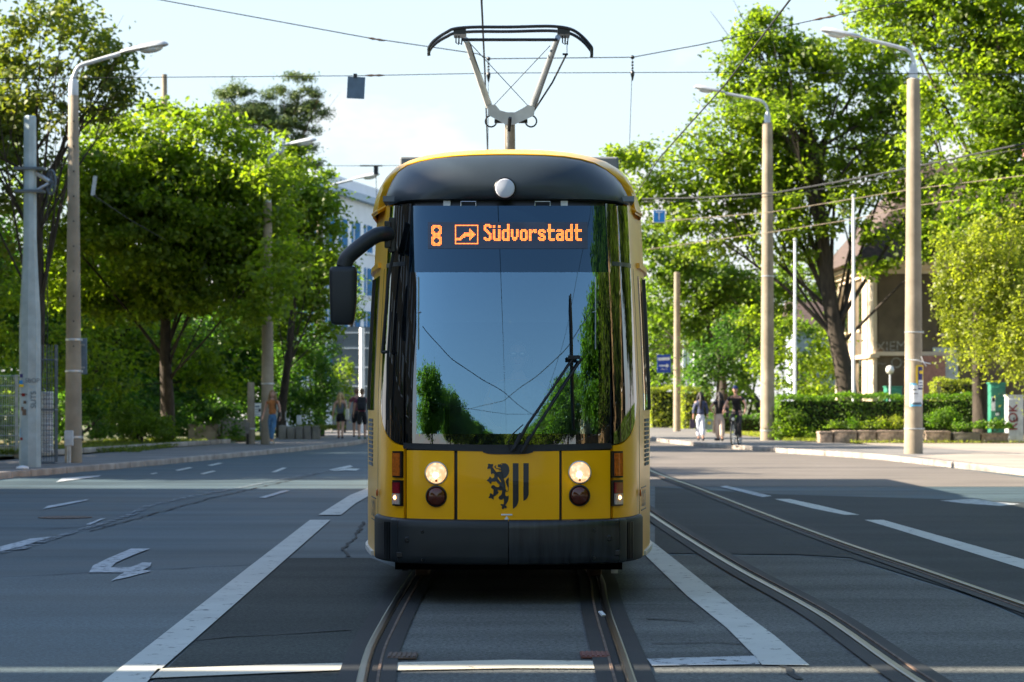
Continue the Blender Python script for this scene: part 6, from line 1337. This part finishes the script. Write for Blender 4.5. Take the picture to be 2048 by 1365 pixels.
# planter plants and ground weeds
def shrublet(label,px,py,rx,ry,Y,m,leaf=.07,per=60,sp=.28,group='planter plants',name='planter_plant'):
    return tree(label,(at(px,0,Y)[0],Y,.45),[bp(px,py,rx,ry,Y,.28)],m,leaf,sp,per,(.17,.12),.015,5,name=name,cat='plant',group=group)
shrublet('feathery plant in the left planters',1668,857,26,9,81,L2); shrublet('pale green tuft in the second planter',1700,850,18,9,81,L7); shrublet('yellow green low shrub in the third planter',1745,853,38,11,81,L1); shrublet('sunlit shrub just left of the postered post',1785,845,26,14,81,L5)
shrublet('round grey green bush just right of the postered post',1890,842,36,22,81.2,L7); shrublet('trailing leafy plant on the pale round planter',1925,858,34,9,80.8,L7,.10); shrublet('trailing leafy plant on the last planter',1985,855,36,11,80.8,L7,.10)
tree('wild shrub at the left end of the long hedge',(at(1575,0,86)[0],85.6,.1),[bp(1575,845,26,26,85.6,.5),bp(1600,868,30,10,85.2,.4),bp(1560,865,18,14,85.4,.4)],L2,.10,.4,70,(.26,.2),.03,5,name='shrub',cat='shrub',group='shrubs')
# grass and weeds as stuff
def grass(name,label,regions,m,h=.25,w=.03):
    P=[];N=[]
    for (x0,x1,y0,y1,n,z) in regions:
        u=rng.random((n,2)); P.append(np.stack([x0+(x1-x0)*u[:,0],y0+(y1-y0)*u[:,1],z+rng.random(n)*h*.5],1))
    P=np.vstack(P); n=len(P); Nr=rng.normal(size=(n,3))*np.array([1,1,.25]); Nr/=np.linalg.norm(Nr,axis=1)[:,None]
    o=leafmesh(name,P,Nr,h,m,None,.16,.05); tag(o,label,'grass',kind='stuff'); return o
grass('grass','dry tufty grass on the left verge and along fence and walls',[(-13.2,-9.9,66,84,9000,.12),(-14.5,-11.8,60.3,61.2,1500,.2),(-11,-8.6,84,88,2500,.15),(-7.6,-5.9,88,89,900,.5)],L4,.16)
grass('grass','short green weeds at the foot of the right hedge and lamp post',[(9.2,14.5,84.2,86,3500,.12),(9,13,93,104,2500,.12),(10.9,16.8,80.3,80.55,500,.11)],L5,.14)
# ------------------------------------------------------------------ light, world, camera
EL=28.0; az=Vector((-1,.0,0)).normalized()
sd=Vector((az.x*math.cos(R(EL)),az.y*math.cos(R(EL)),math.sin(R(EL))))
sl=bpy.data.lights.new('sun','SUN'); sl.energy=4.5; sl.angle=R(.5); sl.color=(1,.87,.70); so=bpy.data.objects.new('sun',sl); C.objects.link(so); so.rotation_euler=sd.to_track_quat('Z','Y').to_euler()
w=bpy.data.worlds.new('World'); bpy.context.scene.world=w; w.use_nodes=True; nt=w.node_tree; bg=nt.nodes['Background']
sky=nn(nt,'ShaderNodeTexSky'); sky.sky_type='NISHITA'; sky.sun_disc=False; sky.sun_elevation=R(EL); sky.sun_rotation=R(-90); sky.air_density=1.0; sky.dust_density=.35; sky.ozone_density=1.6
tc=nn(nt,'ShaderNodeTexCoord'); sp=nn(nt,'ShaderNodeSeparateXYZ'); nt.links.new(tc.outputs['Generated'],sp.inputs[0])
mp=nn(nt,'ShaderNodeMapping'); mp.inputs['Scale'].default_value=(1,1,2.2); nt.links.new(tc.outputs['Generated'],mp.inputs[0])
no=nn(nt,'ShaderNodeTexNoise'); no.inputs['Scale'].default_value=14; no.inputs['Detail'].default_value=7; no.inputs['Roughness'].default_value=.55; nt.links.new(mp.outputs[0],no.inputs[0])
th=nn(nt,'ShaderNodeMapRange'); th.inputs['From Min'].default_value=.0; th.inputs['From Max'].default_value=.16; th.inputs['To Min'].default_value=.22; th.inputs['To Max'].default_value=.72; nt.links.new(sp.outputs['Z'],th.inputs[0])
sb=nn(nt,'ShaderNodeMath',operation='SUBTRACT'); nt.links.new(no.outputs[0],sb.inputs[0]); nt.links.new(th.outputs[0],sb.inputs[1])
cf=nn(nt,'ShaderNodeMapRange'); cf.inputs['From Min'].default_value=-.02; cf.inputs['From Max'].default_value=.16; nt.links.new(sb.outputs[0],cf.inputs[0])
mx=nn(nt,'ShaderNodeMix',data_type='RGBA'); mx.inputs['B'].default_value=(3.35,3.32,3.3,1); vf=nn(nt,'ShaderNodeMapRange'); vf.inputs['From Min'].default_value=0; vf.inputs['From Max'].default_value=.75; vf.inputs['To Min'].default_value=.90; vf.inputs['To Max'].default_value=0; nt.links.new(sp.outputs['Z'],vf.inputs[0])
veil=nn(nt,'ShaderNodeMix',data_type='RGBA'); veil.inputs['B'].default_value=(2.50,2.88,3.12,1); nt.links.new(vf.outputs[0],veil.inputs['Factor']); nt.links.new(sky.outputs[0],veil.inputs['A'])
nt.links.new(cf.outputs[0],mx.inputs['Factor']); nt.links.new(veil.outputs['Result'],mx.inputs['A'])
nt.links.new(mx.outputs['Result'],bg.inputs[0]); bg.inputs[1].default_value=.076
cd=bpy.data.cameras.new('camera'); cam=bpy.data.objects.new('camera',cd); C.objects.link(cam); cam.location=(0,0,CH); cam.rotation_euler=(R(90),0,0)
cd.sensor_width=36; cd.lens=F/2048*36; cd.shift_y=(HZ-682.5)/2048; cd.clip_end=5000; cd.clip_start=.1
cd.dof.use_dof=True; cd.dof.focus_distance=18.3; cd.dof.aperture_fstop=5.0
sc=bpy.context.scene; sc.camera=cam; sc.render.resolution_x=1024; sc.render.resolution_y=682
sc.view_settings.view_transform='Standard'; sc.view_settings.look='None'; sc.view_settings.exposure=2.12; sc.view_settings.gamma=1
sc.render.engine='CYCLES'; sc.cycles.max_bounces=8; sc.cycles.transparent_max_bounces=24
